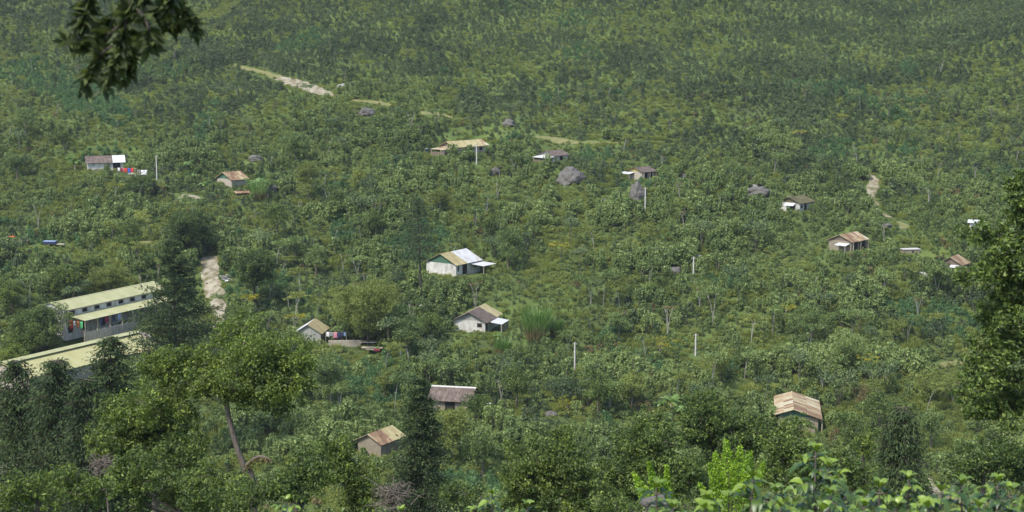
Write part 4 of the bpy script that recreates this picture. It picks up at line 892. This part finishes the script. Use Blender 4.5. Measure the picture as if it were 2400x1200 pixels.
for (x,y,hp,lb) in [(1572,975,66,'pale green banana plant at bottom right centre, tallest there'),(1600,985,52,'smaller banana plant right of the pale tall one'),(1548,968,40,'small banana plant left of the pale tall one'),
    (590,455,52,'banana plant in the clump right of the green gabled hut'),(606,462,62,'tallest banana plant of the clump right of the green gabled hut'),(625,458,46,'banana plant at the right of the clump by the green gabled hut'),(648,446,34,'yellowish banana plant beyond the clump by the hut'),
    (478,452,36,'bright banana plant left of the green gabled hut'),(440,402,34,'pale banana plant above and left of the green gabled hut'),(452,430,30,'small banana plant with brown stem left of the bright one'),
    (176,402,40,'banana plant at the left wall of the brown tiled house'),(165,390,34,'banana plant behind the left end of the brown tiled house'),(1165,812,38,'young banana plant in front of the tile roofed house'),(962,716,26,'small banana plant at the foot of the tall pine')]:
    banana(x,y,hp,9,lb)
def cane(px,py,hpx,wpx,label,n=420):
    P=ground(px,py); s=ppm(P); Ht=hpx/s; r=wpx/2/s; t_=empty('cane_clump',P,label,'cane clump')
    a=rng.random(n)*6.28; rr=r*.5*np.sqrt(rng.random(n)); base=np.column_stack([rr*np.cos(a),rr*np.sin(a),np.zeros(n)]); 
    mb=MB(); z0=Ht*rng.uniform(.2,.6,n); Pp=base+np.column_stack([np.cos(a)*z0*.12,np.sin(a)*z0*.12,z0]); A=np.column_stack([np.cos(a)*rng.uniform(.05,.7,n),np.sin(a)*rng.uniform(.05,.7,n),np.ones(n)]); N=np.column_stack([np.cos(a),np.sin(a),np.zeros(n)])+rdir(n)*.7
    mb.leaves(Pp,A,N,Ht*rng.uniform(.25,.5,n),.13,tint=np.clip(.45+rng.normal(0,.2,n),0,1)); mb.build('foliage',[M['banana']],t_)
    mb=MB(); m=n//2; A=np.column_stack([np.cos(a)*.2,np.sin(a)*.2,np.ones(n)])[:m]+rdir(m)*.15; mb.leaves(base[:m],A,N[:m],Ht*rng.uniform(.3,.5,m),.14,tint=np.clip(.6+rng.normal(0,.2,m),0,1)); mb.build('dry_stems',[M['olive']],t_)
    return t_
cane(1258,802,92,105,'tall cane clump with brown dry base right of the tile roofed house',520)
cane(1178,835,44,60,'drooping grass clump below the tile roofed house',260)
cane(1300,792,50,60,'smaller yellowish cane clump right of the tall cane clump',240)
cane(605,470,54,70,'spiky clump of canes below the banana plants',240)
# small person-free details: bare fallen branches
def deadbranch(px,py,D,w,label):
    P=at(px,py,D) if D else ground(px,py)+[0,0,1.2]; s=ppm(P); B=np.array([P[0],P[1],float(H(P[0],P[1]))]) if D else ground(px,py); mb=MB(); off=P-B
    mb.tube([[0,0,-.3],off*.5+[.2,0,0],off-[0,0,w*.3/s]],[.09,.07,.04],6); rw=w/2/s
    for i in range(150):
        a=rng.random()*6.28; b=off+np.array([rng.normal(0,.25),rng.normal(0,.25),rng.uniform(-.7,.1)])*rw; d=np.array([math.cos(a),math.sin(a)*.7,rng.uniform(-.2,.9)])*rw*rng.uniform(.4,1)
        mb.tube([b,b+d*.5+rng.normal(0,.08,3),b+d+[0,0,-.35*rw]+rng.normal(0,.12,3)],[.022,.014,.005],4)
    tag(mb.build('dead_tree',[M['bark']],loc=B),label,'dead tree')
deadbranch(245,1080,72,90,'leafless grey thicket of twigs at lower left')
deadbranch(920,1150,64,110,'leafless twiggy tree at the bottom left of the lower conifer')
# ------------------------------------------------------------------ near coffee plants
def coffee(h,seed):
    r=np.random.default_rng(seed); st=MB(); lf=MB()
    nn=int(h/.13); top=np.array([r.normal(0,.05),r.normal(0,.05),h])
    st.tube([(0,0,-.2),top*[.4,.4,.5],top],[.03,.022,.007],6,mat=0)
    Ls=[]
    def leaf(p,d,ln,young):
        d=d/np.linalg.norm(d); side=np.cross(d,[0,0,1.]); side/=np.linalg.norm(side)+1e-6; n=7; tt=np.linspace(0,1,n)
        dr=r.uniform(.5,1.3) if not young else r.uniform(.1,.5)
        c=p+d*(tt*ln)[:,None]*np.array([1,1,1])+np.array([0,0,-1])*(dr*ln*.55*tt**2)[:,None]+np.array([0,0,1])*(.16*ln*np.sin(tt*math.pi))[:,None]
        w=ln*.23*np.sin(np.clip(tt,0.0,1)**.85*math.pi)**.75; w[0]=.002; w[-1]=.001
        wave=.10*w*np.sin(tt*18+r.random()*6)
        Vv=[]; roll=r.normal(0,.35)
        for k_ in range(n):
            upv=np.cross(side,d); upv=upv/np.linalg.norm(upv); s1=side*math.cos(roll)+upv*math.sin(roll); Vv+=[c[k_]+s1*w[k_]+upv*(w[k_]*.28+wave[k_]),c[k_],c[k_]-s1*w[k_]+upv*(w[k_]*.28-wave[k_])]
        Vv=np.array(Vv); Fc=[]
        for k_ in range(n-1): b=k_*3; Fc+=[(b,b+3,b+4,b+1),(b+1,b+4,b+5,b+2)]
        t=(r.uniform(.5,.85) if young else r.uniform(.08,.42))
        lf.add(Vv,Fc,0,t)
    for k_ in range(nn):
        z=.35+(h-.4)*k_/(nn-1); f=k_/(nn-1); 
        for q in (0,math.pi):
            a=q+(k_%2)*math.pi/2+r.normal(0,.35); ln=(.85*(1-f)**.7+.10)*r.uniform(.8,1.15)
            if z<h*.35: ln*=.8
            d=np.array([math.cos(a),math.sin(a),.35]); m=max(2,int(ln/.05)); tt=np.linspace(0,1,6)[:,None]
            base=top*(z/h); dr=.45*ln; pth=base+d*ln*tt+np.array([0,0,-1])*dr*tt**2; st.tube(pth,np.linspace(.009,.003,6),4)
            for j in range(m):
                u=(j+.6)/m; 
                if u<.25 and ln>.5: continue
                p=base+d*ln*u-np.array([0,0,dr*u*u]); dd_=d+np.array([0,0,-.9*u]); sd=np.cross(dd_,[0,0,1.]); sd/=np.linalg.norm(sd)
                young=(f>.6 and u>.5 and r.random()<.65) or (u>.8 and r.random()<.45)
                for s_ in (1,-1): leaf(p,dd_*.55+sd*s_+r.normal(0,.15,3),r.uniform(.085,.14)*(.75 if young and u>.85 else 1),young)
            leaf(base+d*ln-np.array([0,0,dr]),d+[0,0,-.2],.11,True)
    for s_ in range(4): leaf(top,np.array([math.cos(s_*1.57),math.sin(s_*1.57),1.0]),.12,True)
    return st.mesh('stem',[M['bark']],True),lf.mesh('foliage',[M['cof']],True)
cm=[coffee(2.3,11),coffee(2.6,12),coffee(2.1,13)]
cofs=[(1545,1130,12.2,'nearest coffee plant standing in front of the mottled rock'),(1660,1165,11.6,'near coffee plant filling the bottom edge right of the rock'),(1765,1128,12.4,'near coffee plant with a raised bright top beside the lime shrub'),(1850,1150,13,'near coffee plant between the bright top and the tall dark one'),
 (1938,1035,14.0,'tallest near coffee plant with grey-green arching leaves'),(2000,1080,14.6,'near coffee plant leaning behind the tallest one on its right'),(2070,1130,12.6,'near coffee plant left of the small dirt patch'),(2150,1120,13.4,'near coffee plant touching the small dirt patch'),(2215,1160,12,'near coffee plant directly below the dirt patch'),(2300,1130,13,'near coffee plant right of the dirt patch'),(2375,1120,12.5,'near coffee plant in the bottom right corner'),(1890,1180,11.2,'near coffee plant low at the bottom edge under the tallest one'),(2110,1185,11,'near coffee plant low at the bottom edge in the right corner group'),
 (1600,1185,11.8,'near coffee plant at the bottom edge below the mottled rock'),(1805,1190,12.2,'near coffee plant at the bottom edge left of the tallest one'),(1980,1150,11.5,'near coffee plant at the bottom edge right of the tallest one'),(2040,1175,12,'near coffee plant at the bottom edge two plants right of the tallest one'),(2260,1185,11.4,'near coffee plant at the bottom edge right below the dirt patch'),(2400,1150,13.5,'near coffee plant cut by the right edge of the view'),
 (650,1168,17,'bright coffee top poking up at the bottom left of centre'),(1150,1165,17,'bright coffee top poking up at the bottom centre'),(1225,1178,17.5,'small coffee top right of the bottom centre one'),(925,1190,18,'barely visible coffee top below the tall lower conifer'),(1720,1185,11.4,'near coffee plant below the bright raised top'),(2340,1180,11,'near coffee plant low under the corner one')]
cofs=[(x,yt+(8 if yt>1060 else 22),Dd,lb) for x,yt,Dd,lb in cofs]
for i,(x,yt,Dd,lb) in enumerate(cofs):
    B=fbase(x,Dd); zt=at(x,yt,Dd)[2]; k_=i%3; hh=[2.3,2.6,2.1][k_]; sc_=(zt-B[2])/hh; 
    t_=empty('coffee_plant',B,lb,'coffee plant','coffee plants nearest the camera')
    t_.rotation_euler=(0,0,rng.random()*6.28); e=max(.9,min(1.15,sc_)); t_.scale=(e,e,e)
    t_.location=(B[0],B[1],zt-hh*e)
    for nm,me in (('stem',cm[k_][0]),('foliage',cm[k_][1])):
        o=bpy.data.objects.new(nm,me); C.objects.link(o); o.parent=t_
# ground keeps the near plants rooted: small stems extend to soil
# ------------------------------------------------------------------ overhanging branch, upper left (tree stands left of the frame)
B=np.array([-7.5,7.0,float(H(-7.5,7.0))]); t_=empty('overhanging_tree',B,'tree left of the view whose dark leafy branch hangs into the upper left','tree')
tr=MB(); tr.tube(catmull([(0,0,-.4),(.1,.1,2.5),(.4,.3,5.5),(.7,.6,8.3)],6),np.linspace(.26,.14,19),9)
J=at(335,-110,9.0)-B
tr.tube(catmull([(.5,.4,6.2),(1.8,1.0,7.0),(3.6,1.6,6.9),J+[0,0,.15]],6),np.linspace(.12,.05,19),7)
tr.build('trunk',[M['barkd']],t_,smooth=True)
tw=[[(335,-110),(305,15),(288,85),(270,150),(245,210)],[(288,85),(305,125),(298,185)],[(285,60),(240,88),(205,100),(150,94)],[(262,110),(225,140),(195,205)],[(335,-110),(385,-10),(430,35),(462,66)],[(305,0),(345,55),(352,112)],[(335,-110),(230,-30),(205,20),(188,64)],[(320,-60),(275,30),(238,62)],[(360,-60),(400,-20),(390,30)],[(335,-110),(300,-30),(330,30),(312,75)],[(320,-60),(350,10),(380,50),(415,60)]]
bm_=MB(); lv=MB()
for w_ in tw:
    Dd=9+rng.uniform(-.35,.35); q=np.array([at(x,y,9.0 if k_==0 else Dd) for k_,(x,y) in enumerate(w_)])-B; pth=catmull(q,8); bm_.tube(pth,np.linspace(.014,.004,len(pth)),5)
    m=int(len(pth)*5); tt=rng.uniform(.12,1,m)*(len(pth)-1.01); i0=tt.astype(int); P_=pth[i0]+(pth[i0+1]-pth[i0])*(tt-i0)[:,None]
    A=(pth[i0+1]-pth[i0]); A/=np.linalg.norm(A,axis=1)[:,None]; A=A*.35+rdir(m)*1.0+np.array([0,0,-.35]); N=rdir(m)+np.array([0,-.3,.5]); L=rng.uniform(.07,.125,m)
    lv.leaves(P_,A,N,L,L*.42,fold=.2,tint=np.clip(.35+rng.normal(0,.22,m),0,1),tri=True)
for i in range(26):
    c=np.array([rng.uniform(-3.5,.5),rng.uniform(6,10),rng.uniform(1.9,3.4)])-B+[-1.2,0,0]; clump(lv,c,.5,90,.1,asp=.4,t0=.35,tri=True)
bm_.build('hanging_twigs',[M['barkd']],t_,smooth=True); lv.build('foliage',[M['hang']],t_)

# ------------------------------------------------------------------ haze
mb=MB(); mb.box((-470,-100,-75),(470,1030,240))
hz=mb.build('haze',[]) if False else None
m,nt,nd,lk=newmat('haze'); pv=nd.new('ShaderNodeVolumePrincipled'); pv.inputs['Density'].default_value=.00009; pv.inputs['Color'].default_value=(.82,.9,1,1); pv.inputs['Anisotropy'].default_value=.2
ot=nd.new('ShaderNodeOutputMaterial'); lk.new(pv.outputs[0],ot.inputs['Volume'])
tag(mb.build('haze',[m]),'thin bluish air over the whole valley','haze',kind='stuff')

# ------------------------------------------------------------------ light
w=bpy.data.worlds.new('World'); S.world=w; w.use_nodes=True; nt=w.node_tree; bg=nt.nodes['Background']; sky=nt.nodes.new('ShaderNodeTexSky'); sky.sky_type='NISHITA'; sky.sun_disc=False
sd=np.array([-.52,-.6,1.05]); sd/=np.linalg.norm(sd)   # towards the sun
el=math.asin(sd[2]); az=math.atan2(sd[0],sd[1])
sky.sun_elevation=el; sky.sun_rotation=az; sky.altitude=1200; sky.air_density=1.2; sky.dust_density=4.5
nt.links.new(sky.outputs[0],bg.inputs['Color']); bg.inputs['Strength'].default_value=.15
l=bpy.data.lights.new('sun','SUN'); l.energy=2.7; l.angle=R(7); l.color=(1,.955,.88); lo=bpy.data.objects.new('sun',l); C.objects.link(lo)
from mathutils import Vector
lo.rotation_euler=Vector(sd).to_track_quat('Z','Y').to_euler()
S.view_settings.view_transform='Standard'; S.view_settings.look='None'; S.view_settings.exposure=.93; S.view_settings.gamma=1
S.render.engine='CYCLES'; S.cycles.max_bounces=6; S.cycles.volume_bounces=0; S.cycles.transparent_max_bounces=4
S.render.resolution_x=1024; S.render.resolution_y=512
